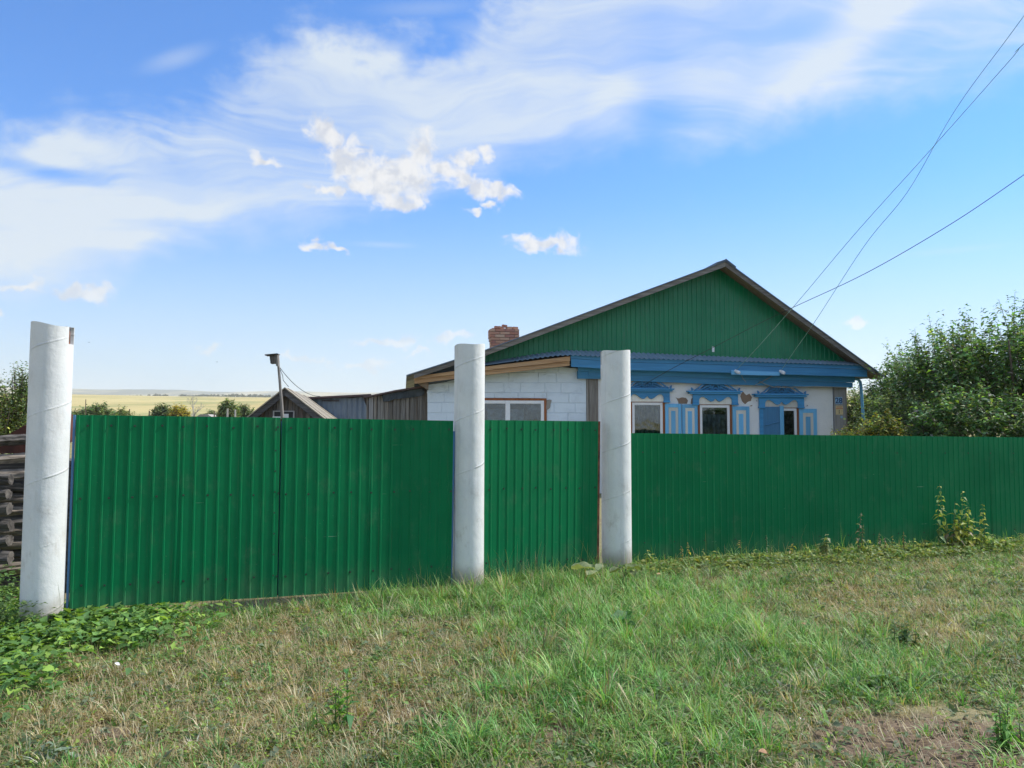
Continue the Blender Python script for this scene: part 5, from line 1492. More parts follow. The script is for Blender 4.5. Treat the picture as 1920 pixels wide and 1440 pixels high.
# woods on the skyline
def wood_line(X0, X1, Yt, Yb, y, seed, label):
    rng = np.random.default_rng(seed)
    a, b_ = at_depth(X0, Yt, y), at_depth(X1, Yt, y)
    n = int((b_.x - a.x) / 2.2); cx = np.linspace(a.x, b_.x, n) + rng.normal(0, 2, n); cy = y + rng.uniform(-14, 14, n)
    hh = (a.z - at_depth(X0, Yb, y).z) * (0.62 + 0.55 * fbm(cx / 14 + seed, cx * 0, 3, seed)) * np.clip(np.minimum(cx - a.x, b_.x - cx) / 7 + .35, .3, 1)
    gb_ = gz(cx, cy)
    per = 60; idx = np.repeat(np.arange(n), per); m = n * per
    u = rng.normal(size=(m, 3)); u /= np.linalg.norm(u, axis=1, keepdims=True)
    P = np.stack([cx[idx] + u[:, 0] * hh[idx] * .35, cy[idx] + u[:, 1] * hh[idx] * .35, gb_[idx] + hh[idx] * .55 + u[:, 2] * hh[idx] * .5], 1)
    D = rng.normal(size=(m, 3)); Nn = u + rng.normal(0, .4, (m, 3)); L = hh[idx] * rng.uniform(.18, .32, m)
    o = leaves('far_wood', P, D, Nn, L, L * .8, col_jit((0.045, 0.065, 0.035), m, rng, .3), None, .1)
    tag(o, kind='stuff')
for X0, X1, Yt, sd in ((231, 268, 741.5, 1), (273, 318, 740.5, 2), (336, 520, 740.5, 3), (203, 226, 744.5, 4), (-40, 60, 741, 5)):
    wood_line(X0, X1, Yt, 748.5, 1780, sd, '')

# ------------------------------------------------------------------ birds
def bird(X, Y, y, size, label):
    p = at_depth(X, Y, y); mb = MB()
    mb.tube([(-.5, 0, 0), (-.2, 0, .03), (.15, 0, .02), (.5, 0, -.02)], [.03, .09, .08, .01], 6)
    for sg in (-1, 1):
        mb.face([(-.12, 0, .05), (.12, 0, .05), (.10, sg * .45, .22), (-.08, sg * .45, .24)]); mb.face([(-.08, sg * .45, .24), (.10, sg * .45, .22), (.0, sg * 1.0, .12)])
    mb.v = [(x * size, yy * size, z * size) for x, yy, z in mb.v]
    o = mb.build('bird', M['feather'], None, loc=p); o.rotation_euler = (0.1, 0, R(70))
    tag(o, label, 'bird', 'birds flying over the field')
bird(407, 679, 60, .16, 'tiny dark bird flying above the field, the lower of two')
bird(167, 642, 60, .16, 'tiny dark bird flying near the top of the nearest pipe post')

# ------------------------------------------------------------------ vegetation maps (values at ground points)
def px_of(x, y): return to_px(x, y, 0.0)
def gauss(x, y, items):
    X, Y = px_of(x, y); s_ = np.zeros_like(X)
    for cx, cy, rx, ry, a in items:
        s_ = s_ + a * np.exp(-(((X - cx) / rx) ** 2 + ((Y - cy) / ry) ** 2))
    return s_
LUSH = [(1160, 1130, 190, 70, 1.0), (1060, 1230, 160, 90, .6), (1340, 1190, 200, 70, .55), (1300, 1300, 260, 90, .55), (1640, 1300, 90, 40, .8), (1330, 1400, 130, 50, .8), (850, 1410, 90, 50, 1.0),
        (860, 1120, 160, 45, .6), (600, 1140, 200, 30, .45), (1480, 1240, 140, 40, .4), (1000, 1330, 120, 60, .35), (1760, 1230, 160, 40, .3), (1060, 1390, 130, 60, .3), (1900, 1380, 60, 60, .6), (1640, 1190, 80, 40, .4), (930, 1110, 60, 30, .5)]
DRY = [(450, 1280, 360, 110, 1.0), (120, 1340, 250, 110, .8), (560, 1390, 260, 70, .7), (1500, 1120, 300, 40, .6), (1750, 1170, 260, 60, .55), (800, 1250, 160, 80, .6), (1560, 1350, 180, 50, .4), (940, 1380, 60, 40, .5), (600, 1100, 200, 14, .5)]
DIRT = [(1815, 1405, 230, 58, 1.7), (1640, 1350, 170, 32, .9), (1050, 1375, 50, 26, 1.1), (920, 1290, 40, 26, .8), (190, 1385, 90, 36, 1.1), (330, 1300, 70, 16, .5), (740, 1345, 70, 30, .7), (1450, 1350, 90, 26, .55), (1880, 1310, 120, 26, .6), (120, 1230, 60, 16, .4), (560, 1420, 50, 18, .5)]
def fence_y(x):
    pts = [(-14, 6.0), (P1[0], P1[1]), (P2[0], P2[1]), (P3[0], P3[1]), (P4[0], P4[1]), (14, 12.95)]
    return np.interp(x, [p[0] for p in pts], [p[1] for p in pts])
def scatter(n, rng, y0=2.6, back=0.0, xm=0.72, extra=1.0):
    """uniform points on the verge in front of the fence, inside a wedge a little wider than the view"""
    xs, ys = [], []
    tot = 0
    while tot < n:
        x = rng.uniform(-9.5, 9.5, n * 2); y = rng.uniform(y0, 12.5, n * 2)
        k = (np.abs(x) < xm * y + extra) & (y < fence_y(x) + back)
        # thin out with distance so blades stay roughly equal in the picture
        k &= rng.random(n * 2) < np.clip(5.2 / y, 0.35, 1) ** 1.2
        xs.append(x[k]); ys.append(y[k]); tot += int(k.sum())
    return np.concatenate(xs)[:n], np.concatenate(ys)[:n]
def blades(name, x, y, hgt, wid, lean, az_, colr, kind='stuff', zoff=0.0, segs=3, curl=1.0, parent=None):
    """each blade a tapering strip of segs quads ending in a point"""
    n = len(x); z = gz(x, y) + zoff
    dirx, diry = np.cos(az_), np.sin(az_)
    sx, sy = -diry, dirx
    ts = np.linspace(0, 1, segs + 1)
    V = np.zeros((n, 2 * segs + 1, 3)); C = np.zeros((n, 2 * segs + 1, 3))
    for k, t in enumerate(ts):
        out_ = lean * hgt * (t * .35 + t ** 2 * .9 * curl)
        up_ = hgt * np.sqrt(np.clip(1 - (lean * t * .75) ** 2, .02, 1)) * t
        px_, py_, pz_ = x + dirx * out_, y + diry * out_, z + up_
        shade = (0.72 + 0.36 * t)
        if k < segs:
            wv = wid * (1 - .55 * t) * .5
            V[:, 2 * k] = np.stack([px_ - sx * wv, py_ - sy * wv, pz_], 1); V[:, 2 * k + 1] = np.stack([px_ + sx * wv, py_ + sy * wv, pz_], 1)
            C[:, 2 * k] = colr; C[:, 2 * k + 1] = colr
        else:
            V[:, 2 * k] = np.stack([px_, py_, pz_], 1); C[:, 2 * k] = colr
    m = 2 * segs + 1; b_ = np.arange(n)[:, None] * m; T = []
    for k in range(segs - 1):
        T += [b_ + np.array([[2 * k, 2 * k + 1, 2 * k + 3]]), b_ + np.array([[2 * k, 2 * k + 3, 2 * k + 2]])]
    k = segs - 1; T.append(b_ + np.array([[2 * k, 2 * k + 1, 2 * k + 2]]))
    o = np_mesh(name, V.reshape(-1, 3), np.concatenate(T, 0), M['grass'], C.reshape(-1, 3), parent)
    if kind: o['kind'] = kind
    return o
def mixc(a, b_, t): return a * (1 - t[:, None]) + b_ * t[:, None]
A = np.array
rng = np.random.default_rng(77)
def maps(x, y):
    lush = gauss(x, y, LUSH) + .95 * (fbm(x * 1.7 + 3, y * 1.7, 4, 21) - .5); dry = gauss(x, y, DRY) + 1.5 * (fbm(x * 1.5, y * 1.5 + 8, 4, 22) - .5)
    dirt = gauss(x, y, DIRT) + 1.5 * (fbm(x * 2.6, y * 2.6, 4, 23) - .56)
    return np.clip(lush, 0, 1.2), np.clip(dry, 0, 1), np.clip(dirt, 0, 1)
TG = [A([0.13, 0.31, 0.075]), A([0.185, 0.39, 0.105]), A([0.28, 0.44, 0.14])]
STRAW = [A([0.47, 0.39, 0.21]), A([0.58, 0.51, 0.34]), A([0.33, 0.24, 0.12])]
GREY_G = A([0.17, 0.21, 0.115])
# 1 turf: tufts of several tones with gaps between them, plus a thin uniform nap
def tufts(name, nt, seed, hmul=1.0, rad=(.018, .05), nb=(12, 26), minh=.035, wid=(.0035, .0082), density=lambda l, d, q: 1.0):
    r = np.random.default_rng(seed)
    x, y = scatter(nt, r); lush, dry, dirt = maps(x, y)
    pk = r.random(len(x)) < density(lush, dry, dirt) * (1 - .92 * dirt); x, y, lush, dry, dirt = (q[pk] for q in (x, y, lush, dry, dirt))
    kind = r.random(len(x)); pd = np.clip(.12 + .60 * dry - .45 * lush, .03, .85)
    isd = kind < pd
    cnt = r.integers(nb[0], nb[1], len(x)); idx = np.repeat(np.arange(len(x)), cnt); n = len(idx)
    rad_ = r.uniform(*rad, len(x))[idx]; th = r.uniform(0, 6.28, n); rr0 = rad_ * np.sqrt(r.random(n))
    bx, by = x[idx] + rr0 * np.cos(th), y[idx] + rr0 * np.sin(th)
    h_ = r.gamma(4, .25, len(x)) * (.045 + .055 * np.clip(lush, 0, 1)) * hmul + minh * .6
    hgt = .88 * h_[idx] * r.uniform(.45, 1.15, n)
    gi = np.clip((r.random(len(x)) * .75 + .45 * np.clip(lush, 0, 1)) * 3, 0, 2.99).astype(int)
    c = A(TG)[gi]; dk = r.random(len(x)) < .25; c[dk] = A([0.075, 0.17, 0.045])
    gg = r.random(len(x)) < .30 * (1 - np.clip(lush, 0, 1)); c[gg] = GREY_G
    c[isd] = A(STRAW)[r.integers(0, 3, int(isd.sum()))]
    colr = c[idx] * np.exp(r.normal(0, .18, len(x)))[idx][:, None] * np.exp(r.normal(0, .2, (n, 1))) * np.exp(r.normal(0, .05, (n, 3)))
    mixd = r.random(n) < .16; colr[mixd] = A(STRAW)[r.integers(0, 3, int(mixd.sum()))]
    lean = np.clip(rr0 / rad_ * .8 + r.normal(.1, .25, n), .02, 1.25)
    return blades(name, bx, by, np.clip(hgt, .015, .3), r.uniform(*wid, n), lean, th + r.normal(0, .4, n), np.clip(colr, 0, .7))
tufts('grass', 11500, 101)
tufts('grass', 2600, 102, 1.5, (.03, .06), (18, 34), .05, (.004, .008), lambda l, d, q: np.clip(.15 + .85 * l, .08, 1))
n0 = 60000
x, y = scatter(n0, rng); lush, dry, dirt = maps(x, y); k = rng.random(n0) < (1 - .9 * dirt); x, y, lush, dry = x[k], y[k], lush[k], dry[k]; n = len(x)
isdry = rng.random(n) < np.clip(.25 + .6 * dry - .3 * lush, .05, .85); colr = A(TG)[rng.integers(0, 3, n)] * .85; colr[isdry] = A(STRAW)[rng.integers(0, 3, isdry.sum())] * .85
blades('grass', x, y, rng.gamma(4, .009, n) + .01, rng.uniform(.003, .0055, n), np.clip(rng.normal(.7, .35, n), .05, 1.2), rng.uniform(0, 6.28, n), np.clip(colr * np.exp(rng.normal(0, .25, (n, 1))), 0, .7), segs=2)
# turf in the yard just behind the gate, seen through the gap under it
xb_ = rng.uniform(-3.6, 0.9, 9000); yb_ = fence_y(xb_) + rng.uniform(-.02, 1.6, 9000); nb_ = len(xb_)
cb_ = A(STRAW)[rng.integers(0, 3, nb_)]; gb2 = rng.random(nb_) < .35; cb_[gb2] = TG[1]
blades('yard_grass', xb_, yb_, rng.uniform(.03, .10, nb_), rng.uniform(.003, .005, nb_), rng.uniform(.1, 1.1, nb_), rng.uniform(0, 6.28, nb_), np.clip(cb_ * np.exp(rng.normal(0, .2, (nb_, 1))), 0, .6), segs=2)
# 2 long lush clumps
nc = 1500
x, y = scatter(nc * 5, rng); lush, dry, dirt = maps(x, y)
k = rng.random(len(x)) < np.clip(lush * 1.15 - .12, 0.015, 1) * (1 - dirt * .8)
x, y, lush = x[k], y[k], lush[k]
per = 17; idx = np.repeat(np.arange(len(x)), per); n = len(idx)
cr_ = rng.uniform(.02, .06, len(x)); th = rng.uniform(0, 6.28, n); rr0 = cr_[idx] * np.sqrt(rng.random(n))
bx, by = x[idx] + rr0 * np.cos(th), y[idx] + rr0 * np.sin(th)
ch_ = rng.uniform(.06, .145, len(x)) * (.6 + .6 * np.clip(lush, 0, 1)); hgt = ch_[idx] * rng.uniform(.5, 1.15, n)
wind = rng.normal(-0.5, 1.1, n)
azz = np.where(rng.random(n) < .8, th, math.pi + wind) + rng.normal(0, .5, n)
tone = np.clip(fbm(x * 3, y * 3, 3, 44) * 1.5 - .25 + rng.normal(0, .2, len(x)), 0, 1); base = mixc(np.tile(A([0.085, 0.27, 0.065]), (n, 1)), np.tile(A([0.28, 0.52, 0.13]), (n, 1)), tone[idx])
dd = rng.random(n) < .10; base[dd] = STRAW[0]
colr = np.clip(base * np.exp(rng.normal(0, .2, (n, 1))) * np.exp(rng.normal(0, .06, (n, 3))), 0, .6)
blades('long_grass', bx, by, hgt, rng.uniform(.004, .009, n), np.clip(rng.normal(.85, .3, n), .1, 1.3), azz, colr, segs=4)
# 3 standing dry stalks in tufts
nc = 900
x, y = scatter(nc * 4, rng); lush, dry, dirt = maps(x, y)
k = rng.random(len(x)) < np.clip(dry * .8 + .12, 0.06, 1) * (1 - dirt * .6) * .55
x, y = x[k], y[k]; per = 14; idx = np.repeat(np.arange(len(x)), per); n = len(idx)
th = rng.uniform(0, 6.28, n); rr0 = .055 * np.sqrt(rng.random(n)); bx, by = x[idx] + rr0 * np.cos(th), y[idx] + rr0 * np.sin(th)
hgt = rng.uniform(.07, .17, len(x))[idx] * rng.uniform(.5, 1.2, n)
tone = rng.random(len(x))[idx]; gmix = (rng.random(len(x)) < .35)[idx] & (rng.random(n) < .6)
base = mixc(np.tile(STRAW[1], (n, 1)), np.tile(A([0.27, 0.21, 0.10]), (n, 1)), tone); base[gmix] = A([0.14, 0.17, 0.05])
colr = np.clip(base * np.exp(rng.normal(0, .2, (n, 1))), 0, .6)
blades('dry_grass', bx, by, hgt, rng.uniform(.002, .0042, n), np.clip(rng.normal(.35, .25, n), .02, 1.0), th + rng.normal(0, .6, n), colr)
# 4 straw and old stalks lying flat
n0 = 60000
x, y = scatter(n0, rng); lush, dry, dirt = maps(x, y)
k = rng.random(len(x)) < np.clip(.35 + .6 * dry - .1 * dirt - .4 * lush, .05, 1); x, y = x[k], y[k]; n = len(x)
colr = A(STRAW)[rng.integers(0, 3, n)] * rng.uniform(.6, 1.15, (n, 1))
az_ = rng.normal(2.4, .9, n)
blades('lying_straw', x, y, rng.uniform(.04, .16, n), rng.uniform(.002, .0042, n), rng.uniform(1.15, 1.3, n), az_, np.clip(colr, 0, .6), zoff=.004, segs=2, curl=.6)
# 5 low broadleaved herbs: clover, knotgrass, plantain
def herbs(name, npl, rng, where, Lr, cols, per=10, spread=.05, hz=(.01, .06), box=None):
    if box is None: x, y = scatter(npl * 3, rng); lush, dry, dirt = maps(x, y); k = rng.random(len(x)) < where(lush, dry, dirt); x, y = x[k][:npl], y[k][:npl]
    else: x, y = box
    idx = np.repeat(np.arange(len(x)), per); n = len(idx)
    th = rng.uniform(0, 6.28, n); rr0 = spread * np.sqrt(rng.random(n))
    P = np.stack([x[idx] + rr0 * np.cos(th), y[idx] + rr0 * np.sin(th), 0 * th], 1); P[:, 2] = gz(P[:, 0], P[:, 1]) + rng.uniform(*hz, n)
    D = np.stack([np.cos(th), np.sin(th), rng.normal(.25, .35, n)], 1); Nn = np.tile([0, 0, 1.0], (n, 1)) + rng.normal(0, .3, (n, 3))
    L = rng.uniform(*Lr, n); c = A(cols)[rng.integers(0, len(cols), len(x))[idx]]
    o = leaves(name, P, D, Nn, L, L * rng.uniform(.4, .7, n), np.clip(c * np.exp(rng.normal(0, .22, (n, 1))), 0, 1), None, .2); o['kind'] = 'stuff'
    return o
herbs('ground_herbs', 6200, rng, lambda l, d, q: np.clip(.35 + .9 * (fbm(d * 0 + 3.1, l * 7 + d * 5, 2) - .3), .1, 1) * (1 - .85 * q), (.014, .042), [[.10, .20, .045], [.15, .25, .07], [.20, .27, .13], [.06, .14, .04], [.22, .32, .06]])
herbs('pale_herbs', 800, rng, lambda l, d, q: np.clip(.4 + .3 * d, .1, 1), (.03, .06), [[.15, .19, .12], [.12, .17, .08]], 8, .05)
# 6 weeds along the foot of the fence
k = 5600; xx_ = rng.uniform(1.2, 9.0, k); yy_ = fence_y(xx_) - np.abs(rng.normal(0.05, .22, k)) - .04
herbs('fence_foot_herbs', 0, rng, None, (.02, .06), [[.12, .22, .06], [.17, .26, .09], [.24, .30, .15], [.30, .32, .10]], 8, .05, (.0, .10), (xx_, yy_))
k = 15000; xx_ = rng.uniform(1.2, 9.2, k); hh_ = fbm(xx_ * 1.9, xx_ * 0 + 2, 3, 8); kk = rng.random(k) < np.clip((hh_ - .38) * 1.4, 0, .38); xx_ = xx_[kk]; yy_ = fence_y(xx_) - .06 - np.abs(rng.normal(0, .12, len(xx_)))
herbs('fence_foot_weeds', 0, rng, None, (.03, .075), [[.13, .24, .06], [.19, .29, .10], [.27, .34, .14], [.36, .35, .09]], 6, .04, (.0, .10), (xx_, yy_))
k = 9000; xx_ = rng.uniform(-4.5, 9.2, k); yy_ = fence_y(xx_) - np.abs(rng.normal(0.02, .16, k)) - .03
kk = (rng.random(k) < np.where((xx_ > -3.3) & (xx_ < -1.4), .25, .8)); xx_, yy_ = xx_[kk], yy_[kk]; n = len(xx_)
c = A(TG)[rng.integers(0, 3, n)]; dd = rng.random(n) < .25; c[dd] = STRAW[0]
blades('fence_foot_grass', xx_, yy_, rng.gamma(7, .021, n) * np.where(xx_ < -1.4, .7, 1.0), rng.uniform(.003, .006, n), np.clip(rng.normal(.5, .3, n), .05, 1.2), rng.uniform(0, 6.28, n), np.clip(c * np.exp(rng.normal(0, .25, (n, 1))), 0, .6), segs=4)
# tall seeding grass stalks before the middle post and gate
def px_ground_x(X, Y): p = on_ground(X, Y); return p.x, p.y
sx_, sy_ = [], []
for X in list(np.random.default_rng(4).uniform(905, 1010, 26)) + list(np.random.default_rng(5).uniform(1085, 1118, 14)) + list(np.random.default_rng(6).uniform(780, 850, 14)) + list(np.random.default_rng(8).uniform(200, 250, 5)) + list(np.random.default_rng(9).uniform(1300, 1660, 12)):
    y_ = 0
    p = on_ground(X, 1092 + (900 - X) * .05 if X < 1120 else 1062)
    yy0 = float(fence_y(p.x)) - .06 - abs(rng.normal(0, .05)); sx_.append(p.x); sy_.append(yy0)
sx_, sy_ = A(sx_), A(sy_); n = len(sx_)
blades('seed_stalks', sx_, sy_, rng.uniform(.22, .48, n), np.full(n, .0035), np.clip(rng.normal(.35, .2, n), .05, .9), rng.uniform(0, 6.28, n), np.clip(A([.22, .24, .13])[None] * rng.uniform(.7, 1.2, (n, 1)), 0, 1), segs=5)
# 7 broadleaved patch at the foot of the left gate and post
bx_, by_ = [], []
r7 = np.random.default_rng(12)
for _ in range(1100):
    X = r7.normal(205, 78); Y = r7.normal(1176, 26)
    if X > 60 and Y > 1135 and r7.random() < .62: p = on_ground(X, Y); bx_.append(p.x); by_.append(min(p.y, float(fence_y(p.x)) - .08))
for _ in range(560):
    X = r7.normal(10, 60); Y = r7.normal(1215, 55)
    if Y < 1120: continue
    p = on_ground(X, Y); bx_.append(p.x); by_.append(p.y)
bx_, by_ = A(bx_), A(by_)
herbs('broadleaf_patch', 0, r7, None, (.02, .095), [[.13, .26, .07], [.18, .32, .09], [.26, .40, .08], [.10, .21, .07]], 7, .07, (.0, .16), (bx_, by_))
o = herbs('creeper_leaves', 0, r7, None, (.03, .065), [[.11, .20, .06], [.16, .25, .08], [.08, .15, .05]], 9, .09, (.0, .42), (r7.uniform(-5.4, -4.0, 260), r7.uniform(5.9, 6.75, 260)))
herbs('creeper_leaves', 0, r7, None, (.025, .055), [[.07, .14, .04], [.11, .17, .06]], 9, .05, (.0, .30), (P1[0] - .12 + r7.normal(0, .12, 60), P1[1] - .26 + r7.normal(0, .04, 60)))

# ------------------------------------------------------------------ single plants
def weed(X, Yb, top, label, seed, cols, Lf=.05, nst=1, spread=.03, pairs=9, droop=.2, single=False, yoff=.17, stem='stem', start=.25, side=0.0):
    """upright weed at the foot of the fence; X, Yb photo foot; top photo y of its tip"""
    p = on_ground(X, Yb); y0 = float(fence_y(p.x)) - yoff
    if Yb > 1100: y0 = p.y
    q = at_depth(X, top, y0); H_ = q.z - float(gz(q.x, y0))
    rt = empty('weed', (q.x, y0, float(gz(q.x, y0))), 0, label, 'plant')
    rs_ = np.random.default_rng(seed); mb = MB(); P, D, Ls, C = [], [], [], []
    for s_ in range(nst):
        mb = MB()
        h_ = H_ * (1 if s_ == 0 else rs_.uniform(.55, .95)); ox = 0 if s_ == 0 else rs_.normal(0, spread); lx = rs_.normal(side, .05) * h_; ly = rs_.normal(0, .04) * h_
        pts = [Vector((ox, 0, -.02)), Vector((ox + lx * .3, ly * .3, h_ * .35)), Vector((ox + lx * .65, ly * .6, h_ * .7)), Vector((ox + lx, ly, h_))]
        mb.tube(pts, [.004, .0035, .003, .0015], 5)
        mb.build('stem', M[stem], rt, smooth=True)
        for k in range(pairs):
            t = start + (1 - start) * (k + .5) / pairs
            i = min(2, int(t * 3)); f = t * 3 - i; c_ = pts[i].lerp(pts[i + 1], f)
            for sg in (0, math.pi):
                th = k * 1.57 + sg + rs_.normal(0, .6) + seed
                P.append(c_); D.append((math.cos(th), math.sin(th) * .8, rs_.normal(.15 - droop, .45))); Ls.append(1.5 * Lf * rs_.uniform(.5, 1.3) * (1.25 - .85 * t)); C.append(cols[rs_.integers(len(cols))])
    P = A([tuple(v) for v in P]); D = A(D, dtype=float); Ls = A(Ls); C = A(C, dtype=float) * 1.3 * np.exp(rs_.normal(0, .18, (len(P), 1)))
    Nn = np.tile([0, 0, 1.0], (len(P), 1)) + rs_.normal(0, .25, (len(P), 3))
    if single:
        for i in range(len(P)):
            leaves('leaf', P[i:i + 1], D[i:i + 1], Nn[i:i + 1], Ls[i:i + 1], Ls[i:i + 1] * .5, np.clip(C[i:i + 1], 0, 1), rt, .55)
    else:
        leaves('foliage', P, D, Nn, Ls, Ls * .5, np.clip(C, 0, 1), rt, .45)
    return rt
NET = [[.15, .24, .07], [.22, .30, .13], [.42, .42, .08], [.28, .32, .09]]
YL = [[.36, .33, .08], [.22, .22, .08], [.30, .24, .12]]
GR = [[.09, .15, .05], [.14, .18, .09]]
weed(1772, 1040, 908, 'tallest nettle stem with pale tip at the left of the nettle clump by the fence', 1, NET, .075, 1, pairs=10, single=True, side=-.08)
weed(1800, 1040, 920, 'leafy nettle in the middle of the clump by the fence, with yellow leaves', 2, NET, .085, 1, pairs=10, single=True, side=.02)
weed(1758, 1040, 925, 'nettle leaning left at the edge of the clump by the fence', 3, NET, .07, 1, pairs=9, single=True, side=-.15)
weed(1845, 1040, 944, 'separate nettle right of the yellowish clump by the fence', 4, NET, .08, 1, pairs=9, single=True)
weed(1790, 1042, 975, 'low bushy yellow leaved nettle in front of the clump', 5, [[.38, .36, .07], [.24, .26, .09], [.30, .22, .17]], .09, 5, .12, 6, single=False, start=.1)
weed(1835, 1042, 985, 'low round leaved yellow green plant between the nettles', 6, [[.26, .30, .08], [.16, .20, .08]], .09, 4, .09, 5, start=.1)
weed(1912, 1030, 998, 'small nettle at the right picture edge by the fence', 7, NET, .06, 3, .06, 6)
weed(1293, 1075, 1016, 'thin weed with a yellow top left of all weeds along the long fence', 8, YL, .045, 2, .03, 5, start=.55, stem='stem_red')
weed(1390, 1070, 1012, 'single weed stem with yellow leaves at the foot of the fence', 9, YL, .05, 1, pairs=4, start=.6)
weed(1345, 1070, 1034, 'low green leafy weed between the two yellow topped weeds', 10, GR, .04, 4, .05, 6, start=.2)
weed(1438, 1068, 1004, 'thin pale seeding weed stem at the foot of the fence', 11, [[.22, .25, .18]], .025, 2, .02, 12, start=.3)
weed(1487, 1066, 1018, 'yellow leaved weed right of the pale seeding stem', 12, YL, .05, 2, .06, 4, start=.5)
weed(1545, 1062, 1000, 'bushy pale green weed with layered leaves by the fence', 13, [[.24, .27, .15], [.16, .20, .09]], .075, 4, .07, 7, droop=0)
weed(1605, 1055, 960, 'tall dark stemmed weed with drooping seed heads by the fence', 14, [[.08, .12, .05], [.16, .15, .10]], .05, 2, .03, 11, stem='stem_red', side=.06)
weed(1592, 1060, 1030, 'silvery feathery wormwood at the foot of the fence', 15, [[.22, .27, .20]], .055, 9, .12, 8, start=.1)
weed(1650, 1052, 1000, 'slender brownish weed with tiny leaves by the fence', 16, [[.22, .17, .13], [.2, .22, .1]], .035, 2, .04, 5, start=.5, stem='stem_red')
weed(1672, 1050, 1004, 'weed with small yellow green leaf tips left of the nettles', 17, YL, .045, 3, .06, 4, start=.4)
weed(1694, 1050, 996, 'reddish stemmed weed with few leaves just left of the nettles', 18, YL, .04, 2, .04, 4, start=.5, stem='stem_red')
weed(1735, 1045, 1010, 'small weed with a round yellow leaf at the left foot of the nettle clump', 19, YL, .06, 2, .04, 4, start=.4)
weed(652, 1372, 1252, 'dark glossy leaved seedling in the dry grass, foreground centre left', 20, [[.05, .16, .05], [.07, .20, .04], [.18, .32, .04]], .055, 1, pairs=9, single=True, droop=-.25, start=.15)
weed(628, 1372, 1288, 'bright yellow green seedling left of the dark glossy seedling', 21, [[.20, .34, .04], [.12, .24, .04]], .05, 2, .02, 7, single=False, droop=-.25, start=.2)
weed(596, 1372, 1330, 'short pale green sprout left of the two seedlings', 22, [[.20, .34, .06]], .05, 1, pairs=4, droop=-.1, start=.3)
weed(1690, 1215, 1168, 'low dark green weed in the right half of the grass', 23, [[.05, .10, .03], [.07, .13, .05]], .05, 7, .10, 6, start=.1)
weed(1885, 1400, 1318, 'leafy green weed at the lower right corner on bare soil', 24, [[.12, .26, .06], [.17, .32, .08]], .04, 8, .09, 7, start=.1)
weed(1660, 1290, 1250, 'pale broad bladed weed clump right of centre in the grass', 25, [[.14, .22, .10]], .05, 6, .10, 5, start=.1)
weed(1700, 1290, 1262, 'small dark weed with an orange leaf beside the pale clump', 26, [[.06, .11, .03], [.12, .18, .05]], .035, 5, .06, 6, start=.1)
weed(80, 1430, 1392, 'grey green rosette weed in the lower left corner', 27, [[.16, .21, .15]], .06, 5, .07, 5, start=.1)

for i_, (X_, top_, lb_) in enumerate([(1215, 1030, 'small weed just right of the right pipe post foot'), (1255, 1042, 'low leafy weed between the right post and the first yellow topped weed'), (1320, 1028, 'green weed with narrow leaves at the foot of the fence left of centre'),
    (1365, 1038, 'short bushy weed left of the single yellow leaved stem'), (1415, 1030, 'short leafy weed between the yellow stem and the pale seeding stem'), (1465, 1036, 'low weed right of the pale seeding stem'), (1515, 1024, 'leafy weed left of the bushy pale green weed'),
    (1572, 1016, 'green weed right of the bushy pale green weed'), (1626, 1010, 'leafy green weed between the dark stemmed weed and the slender brown one'), (1712, 1008, 'broad leafy weed left of the nettle clump'), (1862, 1000, 'leafy weed right of the separate nettle'), (1888, 1006, 'low weed near the right picture edge')]):
    weed(X_, 1070, top_, lb_, 60 + i_, [[.16, .26, .08], [.24, .33, .12], [.32, .34, .10]], .06, 5, .09, 6, start=.1)
weed(1785, 1042, 940, 'inner nettle hidden among the taller stems of the clump by the fence', 80, NET, .085, 4, .10, 8, start=.1)
weed(1815, 1042, 950, 'bushy bright green nettle in the right half of the clump by the fence', 81, [[.20, .30, .08], [.34, .38, .09]], .09, 4, .10, 8, start=.1)

# big crumpled burdock leaves
def burdock(X, Y, yoff, label, specs, seed):
    p = on_ground(X, Y); y0 = p.y; rs_ = random.Random(seed)
    rt = empty('burdock', (p.x, y0, float(gz(p.x, y0))), 0, label, 'plant')
    for k, (dx_, dy_, dz_, L_, az_, tilt, c) in enumerate(specs):
        n, m = 10, 8; V, T = [], []
        ca, sa = math.cos(az_), math.sin(az_)
        for i in range(n + 1):
            t = i / n; wl = math.sin(math.pi * min(1, t * .93 + .07)) ** .55 * .42 * L_ * (1.15 - .45 * t)
            for j in range(m + 1):
                s_ = (j / m - .5) * 2
                lx = t * L_; ly = s_ * wl * (1 + .08 * math.sin(9 * t + k)); lz = .03 * L_ * math.sin(14 * t + 5 * s_ + k) + .16 * L_ * abs(s_) ** 1.5 - .35 * L_ * t * t * tilt + .04 * L_ * math.sin(3 * s_ + 7 * t)
                V.append((dx_ + lx * ca - ly * sa, dy_ + lx * sa + ly * ca, dz_ + lz + t * L_ * .25))
        for i in range(n):
            for j in range(m):
                a_ = i * (m + 1) + j; T.append((a_, a_ + 1, a_ + m + 2, a_ + m + 1))
        V = A(V); cc_ = np.tile(A(c), (len(V), 1))
        tt = np.repeat(np.linspace(0, 1, n + 1), m + 1); ss = np.tile(np.abs(np.linspace(-1, 1, m + 1)), n + 1)
        cc_ = cc_ * (1 + .5 * (ss < .12)[:, None]) * (1 + .15 * np.sin(25 * tt + 10 * ss))[:, None]
        np_mesh('leaf', V, A(T), M['leaf'], np.clip(cc_, 0, 1), rt, smooth=True)
        MB().tube([(0, 0, 0), (dx_ * .5, dy_ * .5, dz_ * .8), (dx_, dy_, dz_)], .006, 5).build('stalk', M['stem'], rt)
    return rt
